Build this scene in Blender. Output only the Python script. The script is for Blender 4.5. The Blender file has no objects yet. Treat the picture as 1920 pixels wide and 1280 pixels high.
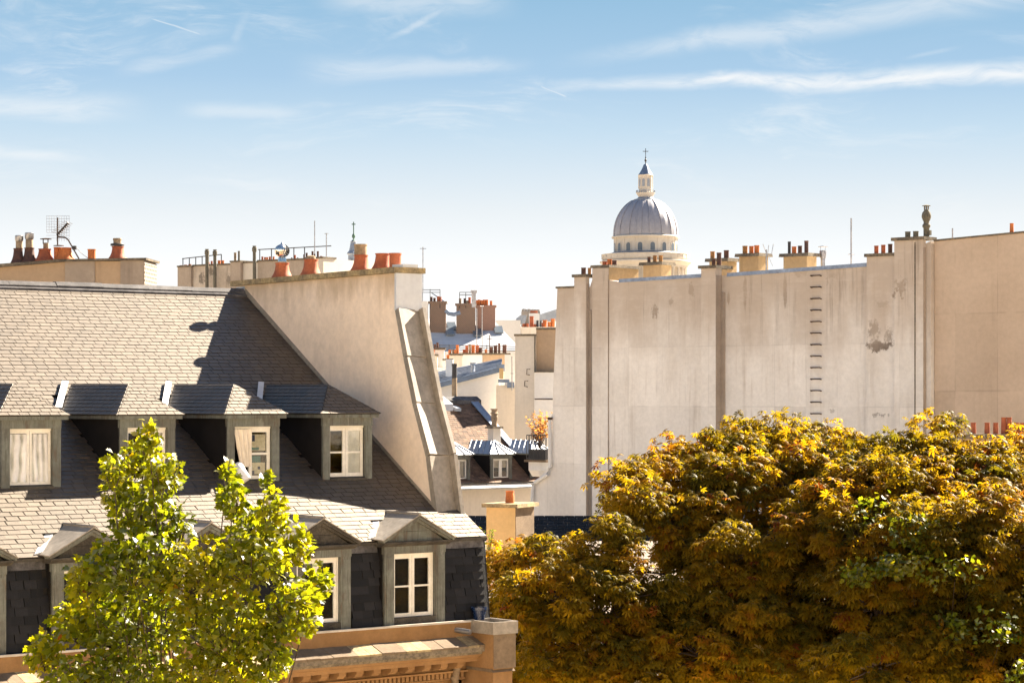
import bpy, math, random
import numpy as np
from mathutils import Vector, Matrix
R = random.Random(7)
NP = np.random.RandomState(11)
rad = math.radians
# ------------------------------------------------------------------ camera, world, sun
S = bpy.context.scene
COL = S.collection
F_PX, H_PX, CZ = 4500.0, 740.0, 20.0           # focal length and horizon row on the 1920 px frame, eye height
cam = bpy.data.cameras.new('camera'); camo = bpy.data.objects.new('camera', cam); COL.objects.link(camo)
camo.location = (0, 0, CZ); camo.rotation_euler = (rad(90), 0, 0)
cam.sensor_width = 36.0; cam.lens = 36.0 * F_PX / 1920.0
cam.shift_y = (H_PX - 640.0) / 1920.0
cam.clip_start = 0.5; cam.clip_end = 8000
S.camera = camo
SUN_AZ, SUN_EL = 45.7, 37.2                     # degrees right of the view axis, degrees up
sd = Vector((math.sin(rad(SUN_AZ)) * math.cos(rad(SUN_EL)), math.cos(rad(SUN_AZ)) * math.cos(rad(SUN_EL)), math.sin(rad(SUN_EL))))
sun = bpy.data.lights.new('sun', 'SUN'); suno = bpy.data.objects.new('sun', sun); COL.objects.link(suno)
sun.energy = 5.0; sun.angle = rad(0.5); sun.color = (1.0, 0.87, 0.69)
suno.location = (60, 60, 80); suno.rotation_euler = sd.to_track_quat('Z', 'Y').to_euler()
S.view_settings.view_transform = 'Standard'; S.view_settings.look = 'None'
S.view_settings.exposure = 2.55; S.view_settings.gamma = 1.0; S.view_settings.use_curve_mapping = False
S.render.engine = 'CYCLES'
S.cycles.max_bounces = 8; S.cycles.diffuse_bounces = 4; S.cycles.glossy_bounces = 3; S.cycles.transmission_bounces = 6; S.cycles.transparent_max_bounces = 8
S.cycles.use_denoising = True


class NT:
    """small node-tree writer"""
    def __init__(s, tree): s.t = tree; s.n = tree.nodes; s.l = tree.links
    def new(s, kind, **kw):
        n = s.n.new(kind)
        for k, v in kw.items(): setattr(n, k, v)
        return n
    def put(s, sock, v):
        if isinstance(v, bpy.types.NodeSocket): s.l.new(v, sock)
        elif v is not None: sock.default_value = v
    def math(s, op, a, b=None, c=None, clamp=False):
        n = s.new('ShaderNodeMath', operation=op, use_clamp=clamp)
        s.put(n.inputs[0], a); s.put(n.inputs[1], b)
        if c is not None: s.put(n.inputs[2], c)
        return n.outputs[0]
    def mix(s, f, a, b, kind='MIX'):
        n = s.new('ShaderNodeMix', data_type='RGBA', blend_type=kind)
        s.put(n.inputs[0], f)
        for k, v in ((6, a), (7, b)):
            s.put(n.inputs[k], (*v, 1.0) if isinstance(v, tuple) and len(v) == 3 else v)
        return n.outputs[2]
    def noise(s, vec, scale, detail=4.0, rough=0.55, dist=0.0):
        n = s.new('ShaderNodeTexNoise'); s.put(n.inputs['Vector'], vec)
        n.inputs['Scale'].default_value = scale; n.inputs['Detail'].default_value = detail
        n.inputs['Roughness'].default_value = rough; n.inputs['Distortion'].default_value = dist
        return n.outputs[0]
    def mapr(s, v, a, b, c=0.0, d=1.0, smooth=True):
        n = s.new('ShaderNodeMapRange', interpolation_type='SMOOTHSTEP' if smooth else 'LINEAR')
        s.put(n.inputs[0], v)
        for k, x in enumerate((a, b, c, d)): s.put(n.inputs[k + 1], x)
        return n.outputs[0]
    def scale(s, vec, sc, loc=(0, 0, 0)):
        n = s.new('ShaderNodeMapping'); s.put(n.inputs[0], vec)
        n.inputs['Scale'].default_value = sc; n.inputs['Location'].default_value = loc
        return n.outputs[0]


def build_world():
    w = bpy.data.worlds.new('World'); S.world = w; w.use_nodes = True
    t = NT(w.node_tree); t.n.clear()
    out = t.new('ShaderNodeOutputWorld'); bg = t.new('ShaderNodeBackground'); t.l.new(bg.outputs[0], out.inputs[0])
    sky = t.new('ShaderNodeTexSky', sky_type='NISHITA', sun_disc=False)
    sky.sun_elevation = rad(SUN_EL); sky.sun_rotation = rad(SUN_AZ); sky.air_density = 1.0; sky.dust_density = 0.6; sky.ozone_density = 1.5
    tc = t.new('ShaderNodeTexCoord'); sep = t.new('ShaderNodeSeparateXYZ'); t.l.new(tc.outputs['Generated'], sep.inputs[0])
    x, y, z = sep.outputs
    hyp = t.math('SQRT', t.math('ADD', t.math('MULTIPLY', x, x), t.math('MULTIPLY', y, y)))
    el = t.math('ARCTAN2', z, hyp)                       # elevation, radians
    az = t.math('ARCTAN2', x, y)                         # to the right of the view axis
    # the pale low sky of a hazy morning, by elevation only: white at the horizon, blue above
    ramp = t.new('ShaderNodeValToRGB'); t.put(ramp.inputs[0], t.math('MULTIPLY', el, 1.0 / 0.6, clamp=True))
    cr = ramp.color_ramp
    stops = [(0.0, (0.2215, 0.2191, 0.2143)), (0.07, (0.1854, 0.1854, 0.184)), (0.127, (0.1444, 0.1541, 0.1598)), (0.182, (0.0987, 0.1276, 0.1517)), (0.219, (0.0723, 0.1069, 0.142)), (0.274, (0.0539, 0.0924, 0.1291)), (0.5, (0.0299, 0.0568, 0.0891)), (1.0, (0.0154, 0.0328, 0.0602))]
    cr.elements[0].position = 0; cr.elements[1].position = 1
    for p, c in stops[1:-1]: cr.elements.new(p)
    for e, (p, c) in zip(cr.elements, stops): e.position = p; e.color = (*c, 1)
    nish = t.mix(1.0, sky.outputs[0], (0.05, 0.05, 0.05), 'MULTIPLY')
    k = t.mapr(el, 0.2, 0.7, 0.0, 0.4)
    base = t.mix(k, ramp.outputs[0], nish)
    # thin cirrus: soft streaks with their own places in the sky, and loose wisps everywhere else
    comb = t.new('ShaderNodeCombineXYZ'); t.put(comb.inputs[0], az); t.put(comb.inputs[1], el)
    v = comb.outputs[0]
    warp = t.new('ShaderNodeVectorMath', operation='ADD'); t.put(warp.inputs[0], t.scale(v, (14, 40, 1)))
    nc = t.new('ShaderNodeTexNoise'); t.put(nc.inputs['Vector'], t.scale(v, (10, 22, 1))); nc.inputs['Scale'].default_value = 1.0; nc.inputs['Detail'].default_value = 3
    vm = t.new('ShaderNodeVectorMath', operation='SCALE'); t.put(vm.inputs[0], nc.outputs[1]); vm.inputs['Scale'].default_value = 1.6
    t.put(warp.inputs[1], vm.outputs[0])
    wv = warp.outputs[0]
    fibre = t.noise(t.scale(wv, (1, 2.2, 1)), 2.2, 8, 0.66)
    soft = t.noise(wv, 0.9, 5, 0.6)
    tot = t.math('MULTIPLY', t.math('MULTIPLY', t.mapr(soft, 0.46, 0.72), t.mapr(fibre, 0.38, 0.7)), 0.38)
    def streak(u0, v0, u1, v1, wd0, wd1, amt, pw=0.28):
        nonlocal tot
        a0, e0, a1, e1 = (u0 - 960) / F_PX, (H_PX - v0) / F_PX, (u1 - 960) / F_PX, (H_PX - v1) / F_PX
        L = math.hypot(a1 - a0, e1 - e0); dx, dy = (a1 - a0) / L, (e1 - e0) / L
        ra = t.math('SUBTRACT', az, a0); re = t.math('SUBTRACT', el, e0)
        along = t.math('DIVIDE', t.math('ADD', t.math('MULTIPLY', ra, dx), t.math('MULTIPLY', re, dy)), L)
        across = t.math('ADD', t.math('MULTIPLY', ra, -dy), t.math('MULTIPLY', re, dx))
        across = t.math('ADD', across, t.math('MULTIPLY', t.math('SUBTRACT', soft, 0.5), 0.012 * min(1, wd1 / 14)))
        wd = t.mapr(along, 0, 1, wd0 / F_PX, wd1 / F_PX, False)
        g = t.mapr(t.math('ABSOLUTE', t.math('DIVIDE', across, wd)), 0.0, 1.0, 1.0, 0.0)
        ends = t.math('MULTIPLY', t.mapr(along, -0.03, pw, 0, 1), t.mapr(along, 1 - pw, 1.03, 1, 0))
        m = t.math('MULTIPLY', t.math('MULTIPLY', g, ends), amt)
        if wd1 > 6: m = t.math('MULTIPLY', m, t.mapr(fibre, 0.22, 0.62, 0.25, 1.0))
        tot = t.math('MAXIMUM', tot, m)
    streak(940, 165, 2300, 152, 14, 40, 0.8)
    streak(1040, 125, 2080, -25, 20, 70, 0.42)
    streak(540, 140, 1010, 128, 48, 16, 0.34)
    streak(-250, 204, 290, 216, 34, 36, 0.42)
    streak(330, 218, 590, 212, 22, 14, 0.3)
    streak(-140, 288, 190, 304, 22, 16, 0.42)
    streak(570, 2, 980, 18, 34, 38, 0.36)
    streak(715, 84, 885, -8, 10, 13, 0.36)
    streak(215, 148, 470, 95, 26, 22, 0.26)
    streak(440, 105, 462, 15, 14, 18, 0.16)
    streak(1680, 125, 1800, 104, 6, 7, 0.2, 0.4)
    streak(284, 46, 385, 76, 2.2, 3.2, 0.4, 0.15)
    streak(1012, 163, 1064, 185, 2.0, 2.8, 0.4, 0.15)
    fade = t.mapr(el, 0.05, 0.11, 0.2, 1.0)
    col = t.mix(t.math('MULTIPLY', tot, fade, clamp=True), base, (0.175, 0.174, 0.171))
    t.put(bg.inputs[0], col); bg.inputs[1].default_value = 1.0
build_world()


# ------------------------------------------------------------------ materials
def mat(name, col, rough=0.8, spec=0.35, col2=None, big=0.5, fine=0.25, fscale=18.0, streak=0.0, streak_col=None, metal=0.0, bump=0.15, bscale=40.0,
        tint=0.0, spots=(), joints=None, coat=0.0, stint=None, extra=None):
    m = bpy.data.materials.new(name); m.use_nodes = True
    t = NT(m.node_tree); b = t.n['Principled BSDF']
    tc = t.new('ShaderNodeTexCoord'); oc = tc.outputs['Object']
    c2 = col2 or tuple(x * 0.78 for x in col)
    c = t.mix(t.mapr(t.noise(oc, big, 5, 0.6), 0.33, 0.67), col, c2)
    f = t.noise(oc, fscale, 5, 0.65)
    c = t.mix(1.0, c, t.mix(t.mapr(f, 0.25, 0.75), (1 - fine,) * 3, (1 + fine * 0.6,) * 3), 'MULTIPLY')
    if streak:
        s = t.noise(t.scale(oc, (1.6, 1.6, 0.09)), 2.0, 6, 0.65)
        s2 = t.noise(oc, 0.35, 3, 0.5)
        k = t.math('MULTIPLY', t.math('MULTIPLY', t.mapr(s, 0.5, 0.74), t.mapr(s2, 0.35, 0.65)), streak)
        c = t.mix(k, c, streak_col or tuple(x * 0.4 for x in col))
    if joints:                                          # faint day-joints of the render, every (dx, dz) metres
        dx, dz, amt = joints
        sp = t.new('ShaderNodeSeparateXYZ'); t.put(sp.inputs[0], oc)
        for so, d in ((sp.outputs[0], dx), (sp.outputs[2], dz)):
            w = t.math('ABSOLUTE', t.math('SUBTRACT', t.math('FRACT', t.math('DIVIDE', so, d)), 0.5))
            k = t.math('MULTIPLY', t.mapr(w, 0.0, 0.02, 1.0, 0.0), t.math('MULTIPLY', t.mapr(t.noise(oc, 0.6, 3), 0.4, 0.6), amt))
            c = t.mix(k, c, tuple(x * 0.6 for x in col))
        cell = t.new('ShaderNodeTexWhiteNoise', noise_dimensions='2D')
        cb = t.new('ShaderNodeCombineXYZ')
        t.put(cb.inputs[0], t.math('FLOOR', t.math('ADD', t.math('DIVIDE', sp.outputs[0], dx), 0.5))); t.put(cb.inputs[1], t.math('FLOOR', t.math('ADD', t.math('DIVIDE', sp.outputs[2], dz), 0.5)))
        t.put(cell.inputs['Vector'], cb.outputs[0])
        c = t.mix(1.0, c, t.mix(cell.outputs[0], (0.90, 0.895, 0.89), (1.04, 1.04, 1.04)), 'MULTIPLY')
    for (px, py, pz, rx, rz, amt, scol) in spots:       # stains with a shape of their own at a place on the wall
        mp = t.new('ShaderNodeMapping', vector_type='TEXTURE'); t.put(mp.inputs[0], oc)
        mp.inputs['Location'].default_value = (px, py, pz); mp.inputs['Scale'].default_value = (rx, max(rx, rz), rz); namp = 3.4 * min(1.0, 0.25 + rx / rz)
        ln = t.new('ShaderNodeVectorMath', operation='LENGTH'); t.put(ln.inputs[0], mp.outputs[0])
        n = t.noise(t.scale(oc, (1, 1, min(1.0, rx / rz))), 2.6 / min(rx, 1.2), 6, 0.7)
        k = t.math('MULTIPLY', t.mapr(t.math('ADD', ln.outputs['Value'], t.math('MULTIPLY', t.math('SUBTRACT', n, 0.5), namp)), 0.42, 0.78, 1.0, 0.0), amt)
        c = t.mix(k, c, scol)
    if tint:
        a = t.new('ShaderNodeAttribute', attribute_name='tint')
        c = t.mix(1.0, c, t.mix(a.outputs['Fac'], (1 - tint, 1 - tint, 1 - tint), (1 + tint, 1 + tint * 0.96, 1 + tint * 0.9)), 'MULTIPLY')
    if extra: c = extra(t, oc, c)
    t.put(b.inputs['Base Color'], c)
    r = t.mapr(f, 0.2, 0.8, max(0.05, rough - 0.12), min(1, rough + 0.12), False)
    t.put(b.inputs['Roughness'], r); b.inputs['Metallic'].default_value = metal
    b.inputs['Specular IOR Level'].default_value = spec
    if stint: b.inputs['Specular Tint'].default_value = (*stint, 1)
    if coat: b.inputs['Coat Weight'].default_value = coat; b.inputs['Coat Roughness'].default_value = 0.56
    if bump:
        bn = t.new('ShaderNodeBump'); bn.inputs['Strength'].default_value = bump; bn.inputs['Distance'].default_value = 0.02
        t.put(bn.inputs['Height'], t.noise(oc, bscale, 6, 0.7)); t.put(b.inputs['Normal'], bn.outputs[0])
    return m


def leaf_mat(name, stops, transl=0.5):
    m = bpy.data.materials.new(name); m.use_nodes = True
    t = NT(m.node_tree); t.n.clear(); out = t.new('ShaderNodeOutputMaterial')
    a = t.new('ShaderNodeAttribute', attribute_name='tint'); ramp = t.new('ShaderNodeValToRGB'); t.put(ramp.inputs[0], a.outputs['Fac'])
    cr = ramp.color_ramp; cr.elements[0].position = 0; cr.elements[1].position = 1
    for _ in stops[1:-1]: cr.elements.new(0.5)
    for e, (p, c) in zip(cr.elements, stops): e.position = p; e.color = (*c, 1)
    d = t.new('ShaderNodeBsdfDiffuse'); tr = t.new('ShaderNodeBsdfTranslucent'); gl = t.new('ShaderNodeBsdfGlossy'); gl.inputs['Roughness'].default_value = 0.5
    t.put(d.inputs[0], ramp.outputs[0])
    tcol = t.mix(1.0, ramp.outputs[0], (2.1, 2.0, 0.75), 'MULTIPLY'); t.put(tr.inputs[0], tcol)
    mx = t.new('ShaderNodeMixShader'); mx.inputs[0].default_value = transl; t.l.new(d.outputs[0], mx.inputs[1]); t.l.new(tr.outputs[0], mx.inputs[2])
    fr = t.new('ShaderNodeFresnel'); fr.inputs[0].default_value = 1.42
    m2 = t.new('ShaderNodeMixShader'); t.put(m2.inputs[0], t.math('MULTIPLY', fr.outputs[0], 0.1)); t.l.new(mx.outputs[0], m2.inputs[1]); t.l.new(gl.outputs[0], m2.inputs[2])
    t.l.new(m2.outputs[0], out.inputs[0])
    return m


def glass_mat(name, tintc=(0.95, 0.96, 0.95)):
    m = bpy.data.materials.new(name); m.use_nodes = True
    t = NT(m.node_tree); t.n.clear(); out = t.new('ShaderNodeOutputMaterial')
    tr = t.new('ShaderNodeBsdfTransparent'); tr.inputs[0].default_value = (*tintc, 1); gl = t.new('ShaderNodeBsdfGlossy'); gl.inputs['Roughness'].default_value = 0.03
    fr = t.new('ShaderNodeFresnel'); fr.inputs[0].default_value = 1.45
    mx = t.new('ShaderNodeMixShader'); t.put(mx.inputs[0], t.math('MULTIPLY_ADD', fr.outputs[0], 1.1, 0.0, True)); t.l.new(tr.outputs[0], mx.inputs[1]); t.l.new(gl.outputs[0], mx.inputs[2])
    t.l.new(mx.outputs[0], out.inputs[0])
    return m


def brick_tex(t, oc, c, sc=7.0, c1=(0.30, 0.155, 0.10), c2=(0.22, 0.12, 0.085), mortar=(0.42, 0.36, 0.30)):
    sp = t.new('ShaderNodeSeparateXYZ'); t.put(sp.inputs[0], oc)
    cb = t.new('ShaderNodeCombineXYZ'); t.put(cb.inputs[0], t.math('ADD', sp.outputs[0], sp.outputs[1])); t.put(cb.inputs[1], sp.outputs[2])
    b = t.new('ShaderNodeTexBrick'); t.put(b.inputs['Vector'], cb.outputs[0]); b.inputs['Scale'].default_value = sc
    b.inputs['Color1'].default_value = (*c1, 1); b.inputs['Color2'].default_value = (*c2, 1); b.inputs['Mortar'].default_value = (*mortar, 1)
    b.inputs['Mortar Size'].default_value = 0.06
    return t.mix(0.85, c, b.outputs[0])


def old_paint(t, oc, c):
    """grain along the board and patches where the paint has gone"""
    g1 = t.noise(t.scale(oc, (30, 30, 1.6)), 1.0, 5, 0.7); p1 = t.noise(t.scale(oc, (5, 5, 1.3)), 1.0, 5, 0.65)
    c = t.mix(t.math('MULTIPLY', t.mapr(g1, 0.48, 0.66), 0.55), c, (0.055, 0.046, 0.037))
    c = t.mix(t.math('MULTIPLY', t.mapr(p1, 0.56, 0.66), 0.75), c, (0.105, 0.078, 0.056))
    return t.mix(t.math('MULTIPLY', t.mapr(p1, 0.3, 0.42, 1, 0), 0.6), c, (0.23, 0.24, 0.215))


def under_coping(t, oc, c):
    sp = t.new('ShaderNodeSeparateXYZ'); t.put(sp.inputs[0], oc)
    n = t.noise(t.scale(oc, (1, 1.6, 0.5)), 1.3, 6, 0.65)
    k = t.mapr(t.math('ADD', sp.outputs[2], t.math('MULTIPLY', t.math('SUBTRACT', n, 0.5), 1.8)), 21.9, 22.75)
    c = t.mix(t.math('MULTIPLY', k, 0.6), c, (0.36, 0.25, 0.14))
    m = t.noise(oc, 1.1, 4, 0.6)
    return t.mix(t.math('MULTIPLY', t.mapr(m, 0.56, 0.7), 0.28), c, (0.55, 0.43, 0.33))


SOOT = (0.10, 0.085, 0.075)
MT = {}
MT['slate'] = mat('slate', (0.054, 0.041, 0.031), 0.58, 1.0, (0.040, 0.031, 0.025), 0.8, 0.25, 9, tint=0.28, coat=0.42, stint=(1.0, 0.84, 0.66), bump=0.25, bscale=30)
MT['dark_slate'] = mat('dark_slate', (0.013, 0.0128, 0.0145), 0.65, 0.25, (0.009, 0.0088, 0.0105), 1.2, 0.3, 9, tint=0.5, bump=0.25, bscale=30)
MT['under'] = mat('roof_underlay', (0.03, 0.027, 0.025), 0.9, 0.1)
MT['gable'] = mat('gable_plaster', (0.91, 0.76, 0.615), 0.9, 0.2, (0.84, 0.69, 0.55), 0.5, 0.09, 7, streak=0.4, streak_col=(0.45, 0.34, 0.24), bump=0.25, bscale=16, extra=under_coping)
MT['coping'] = mat('mossy_stone', (0.22, 0.18, 0.13), 0.9, 0.2, (0.13, 0.11, 0.085), 2.5, 0.45, 14, bump=0.5)
MT['ochre_coping'] = mat('lichen_stone', (0.42, 0.32, 0.17), 0.9, 0.2, (0.24, 0.19, 0.12), 3.0, 0.4, 14, bump=0.5)
MT['zinc'] = mat('zinc', (0.36, 0.385, 0.43), 0.42, 0.5, (0.28, 0.31, 0.36), 1.2, 0.2, 8, metal=0.45, streak=0.3, bump=0.1)
MT['old_zinc'] = mat('weathered_zinc', (0.33, 0.29, 0.245), 0.6, 0.4, (0.25, 0.22, 0.185), 1.3, 0.25, 9, metal=0.05, streak=0.6, bump=0.15)
MT['white_zinc'] = mat('bright_zinc', (0.62, 0.63, 0.65), 0.45, 0.5, (0.5, 0.52, 0.56), 1.0, 0.12, 8, metal=0.1)
MT['blue_zinc'] = mat('blue_zinc', (0.17, 0.23, 0.33), 0.45, 0.5, (0.12, 0.165, 0.25), 1.0, 0.25, 6, metal=0.2)
MT['coping_zinc'] = mat('coping_zinc', (0.30, 0.365, 0.48), 0.6, 0.4, (0.23, 0.29, 0.40), 1.0, 0.25, 6, bump=0.1)
MT['lead'] = mat('lead_ridge', (0.12, 0.115, 0.12), 0.75, 0.25, (0.055, 0.052, 0.055), 2.2, 0.5, 10)
MT['white_panel'] = mat('painted_panel', (0.60, 0.62, 0.66), 0.7, 0.3, (0.53, 0.55, 0.60), 1.5, 0.06, 9, streak=0.12)
MT['joinery'] = mat('grey_green_paint', (0.155, 0.165, 0.145), 0.75, 0.3, (0.115, 0.115, 0.10), 1.6, 0.22, 9, streak=0.9, streak_col=(0.075, 0.055, 0.042), bump=0.2, bscale=14, extra=old_paint)
MT['old_wood'] = mat('weathered_wood', (0.085, 0.075, 0.062), 0.85, 0.2, (0.045, 0.039, 0.033), 3.0, 0.4, 26, streak=0.5, bump=0.4)
MT['sash'] = mat('white_paint', (0.78, 0.75, 0.69), 0.5, 0.4, (0.68, 0.64, 0.57), 3, 0.08, 20, bump=0.05)
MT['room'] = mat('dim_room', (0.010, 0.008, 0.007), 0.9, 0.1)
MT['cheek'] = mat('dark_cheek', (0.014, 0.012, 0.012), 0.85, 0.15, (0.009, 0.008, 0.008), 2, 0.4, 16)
MT['curtain'] = mat('white_curtain', (0.82, 0.81, 0.80), 0.9, 0.1, (0.62, 0.60, 0.59), 1.8, 0.08, 6, bump=0.5, bscale=5)
MT['linen'] = mat('cream_linen', (0.74, 0.66, 0.56), 0.9, 0.1, None, 2, 0.06)
MT['pane'] = glass_mat('window_glass')
MT['stone'] = mat('ochre_stone', (0.30, 0.175, 0.08), 0.9, 0.2, (0.225, 0.125, 0.055), 1.0, 0.15, 16, streak=0.6, streak_col=(0.24, 0.14, 0.075), bump=0.4)
MT['pale_stone'] = mat('grey_stone', (0.21, 0.155, 0.105), 0.9, 0.2, (0.15, 0.11, 0.075), 1.6, 0.2, 14, streak=0.4, bump=0.4)
MT['gutter'] = mat('gutter_lip', (0.55, 0.50, 0.44), 0.5, 0.4, (0.42, 0.38, 0.33), 3, 0.2, 12)
MT['terracotta'] = mat('terracotta', (0.42, 0.125, 0.055), 0.7, 0.35, (0.33, 0.09, 0.04), 5, 0.25, 24)
MT['orange_pot'] = mat('orange_clay', (0.60, 0.19, 0.055), 0.7, 0.35, (0.50, 0.145, 0.04), 5, 0.2, 24)
MT['brown_pot'] = mat('sooty_clay', (0.15, 0.07, 0.048), 0.75, 0.3, (0.075, 0.045, 0.04), 5, 0.35, 24)
MT['ochre_pot'] = mat('buff_clay', (0.42, 0.21, 0.075), 0.8, 0.3, (0.30, 0.15, 0.06), 5, 0.25, 24)
MT['grey_pot'] = mat('grey_clay', (0.17, 0.155, 0.12), 0.85, 0.2, (0.12, 0.11, 0.085), 5, 0.3, 24)
MT['black_metal'] = mat('black_metal', (0.03, 0.03, 0.035), 0.5, 0.5, None, 3, 0.2)
MT['steel'] = mat('galvanised_steel', (0.40, 0.40, 0.42), 0.35, 0.5, (0.26, 0.26, 0.28), 5, 0.2, 20, metal=0.8)
MT['chrome'] = mat('polished_steel', (0.72, 0.70, 0.68), 0.14, 0.5, None, 5, 0.05, 20, metal=1.0, bump=0)
MT['rust'] = mat('rusty_iron', (0.075, 0.045, 0.032), 0.8, 0.3, None, 8, 0.3)
MT['clay_cowl'] = mat('buff_cowl', (0.38, 0.29, 0.20), 0.85, 0.2, (0.24, 0.18, 0.12), 4, 0.3)
MT['beige_wall'] = mat('beige_plaster', (0.50, 0.36, 0.235), 0.9, 0.2, (0.42, 0.305, 0.205), 0.4, 0.08, 7, streak=0.5, streak_col=(0.17, 0.125, 0.09))
MT['grey_plaster'] = mat('grey_plaster', (0.42, 0.345, 0.275), 0.9, 0.2, (0.35, 0.285, 0.23), 0.6, 0.1, 8, streak=0.5, streak_col=(0.15, 0.12, 0.1))
MT['cream'] = mat('cream_plaster', (0.68, 0.615, 0.53), 0.9, 0.2, (0.61, 0.55, 0.47), 0.3, 0.06, 6, streak=0.25)
MT['white_wall'] = mat('white_plaster', (0.76, 0.74, 0.71), 0.9, 0.2, (0.68, 0.66, 0.63), 0.25, 0.05, 6, streak=0.2)
MT['ochre_plaster'] = mat('ochre_plaster', (0.70, 0.48, 0.235), 0.9, 0.2, (0.62, 0.42, 0.195), 0.6, 0.08, 7, streak=0.3)
MT['stack_ochre'] = mat('stack_ochre', (0.47, 0.335, 0.185), 0.9, 0.2, (0.39, 0.275, 0.15), 0.6, 0.12, 7, streak=0.5)
MT['brick'] = mat('brown_brick', (0.16, 0.09, 0.065), 0.9, 0.2, None, 2, 0.2, extra=lambda t, o, c: brick_tex(t, o, c, 3.0, (0.18, 0.09, 0.058), (0.12, 0.066, 0.047), (0.26, 0.21, 0.17)))
MT['red_brick'] = mat('red_brick', (0.38, 0.2, 0.15), 0.9, 0.2, None, 2, 0.2, extra=lambda t, o, c: brick_tex(t, o, c, 3.0, (0.26, 0.115, 0.085), (0.2, 0.09, 0.065), (0.3, 0.22, 0.18)))
MT['grey_brick'] = mat('pale_brick', (0.16, 0.13, 0.11), 0.9, 0.2, None, 2, 0.2, extra=lambda t, o, c: brick_tex(t, o, c, 2.2, (0.14, 0.11, 0.09), (0.10, 0.08, 0.068), (0.34, 0.31, 0.27)))
MT['tile'] = mat('brown_tile', (0.17, 0.10, 0.062), 0.8, 0.3, (0.12, 0.072, 0.048), 0.9, 0.3, 9, tint=0.35)
MT['blue_glaze'] = mat('blue_glaze', (0.006, 0.018, 0.06), 0.25, 0.6, None, 3, 0.1)
MT['soil'] = mat('soil', (0.05, 0.035, 0.025), 1.0, 0.1)
MT['dome_lead'] = mat('dome_lead', (0.36, 0.355, 0.39), 0.5, 0.5, (0.31, 0.305, 0.34), 0.12, 0.12, 1.2, metal=0.2, bump=0)
MT['dome_stone'] = mat('limestone', (0.62, 0.565, 0.495), 0.9, 0.2, (0.55, 0.50, 0.43), 0.1, 0.08, 1.0, bump=0)
MT['dome_glass'] = mat('dull_glass', (0.13, 0.16, 0.19), 0.3, 0.5, None, 0.3, 0.1, bump=0)
MT['verdigris'] = mat('verdigris', (0.09, 0.17, 0.13), 0.8, 0.3, None, 2, 0.2)
MT['bark'] = mat('bark', (0.085, 0.062, 0.045), 0.95, 0.1, (0.05, 0.038, 0.03), 3, 0.3, 20, bump=0.6)
MT['ground'] = mat('pale_gravel', (0.42, 0.35, 0.265), 0.95, 0.2, (0.36, 0.30, 0.225), 0.05, 0.2, 3)
MT['yard'] = mat('courtyard_paving', (0.36, 0.32, 0.27), 0.9, 0.2, (0.30, 0.27, 0.23), 0.2, 0.2, 2)
MT['poster'] = mat('pale_paper', (0.62, 0.56, 0.42), 0.9, 0.1)
MT['poster_teal'] = mat('teal_print', (0.03, 0.16, 0.17), 0.9, 0.1)
MT['poster_blue'] = mat('dark_print', (0.03, 0.05, 0.12), 0.9, 0.1)
MT['poster_red'] = mat('red_print', (0.42, 0.08, 0.04), 0.9, 0.1)
MT['leaf_green'] = leaf_mat('plane_leaf', [(0, (0.055, 0.078, 0.006)), (0.4, (0.13, 0.145, 0.006)), (0.8, (0.245, 0.215, 0.007)), (0.95, (0.30, 0.20, 0.009)), (1, (0.22, 0.065, 0.010))], 0.6)
MT['leaf_gold'] = leaf_mat('chestnut_leaf', [(0, (0.062, 0.056, 0.006)), (0.3, (0.14, 0.10, 0.006)), (0.7, (0.235, 0.145, 0.006)), (0.93, (0.21, 0.09, 0.007)), (1, (0.13, 0.036, 0.008))], 0.6)
MT['leaf_fresh'] = leaf_mat('fresh_leaf', [(0, (0.05, 0.075, 0.008)), (0.6, (0.10, 0.125, 0.009)), (1, (0.19, 0.17, 0.010))], 0.5)
MT['leaf_dry'] = leaf_mat('dry_leaf', [(0, (0.30, 0.13, 0.07)), (0.5, (0.38, 0.19, 0.11)), (1, (0.22, 0.12, 0.05))], 0.4)


# ------------------------------------------------------------------ frames and mesh helpers
class Frame:
    """an upright local frame on the map: x along a facade, y away from the viewer, z up from the street"""
    def __init__(s, X, Y, ang): s.X, s.Y, s.ang = X, Y, ang; s.c, s.s = math.cos(rad(ang)), math.sin(rad(ang))
    def loc(s, x, y): return (x * s.c + y * s.s, -x * s.s + y * s.c)
    def hit(s, u, v, n, k):
        o = (*s.loc(-s.X, -s.Y), CZ); d = (*s.loc((u - 960) / F_PX, 1.0), (H_PX - v) / F_PX)
        q = (k - sum(a * b for a, b in zip(n, o))) / sum(a * b for a, b in zip(n, d))
        return tuple(o[i] + d[i] * q for i in range(3))
    def on_y(s, u, v, y=0.0): p = s.hit(u, v, (0, 1, 0), y); return p[0], p[2]
    def on_x(s, u, v, x=0.0): p = s.hit(u, v, (1, 0, 0), x); return p[1], p[2]
    def px(s, p):
        X = s.X + p[0] * s.c - p[1] * s.s; Y = s.Y + p[0] * s.s + p[1] * s.c
        return 960 + F_PX * X / Y, H_PX - F_PX * (p[2] - CZ) / Y, Y


def facing(u, Y, ang=0.0): return Frame((u - 960) / F_PX * Y, Y, ang)


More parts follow.
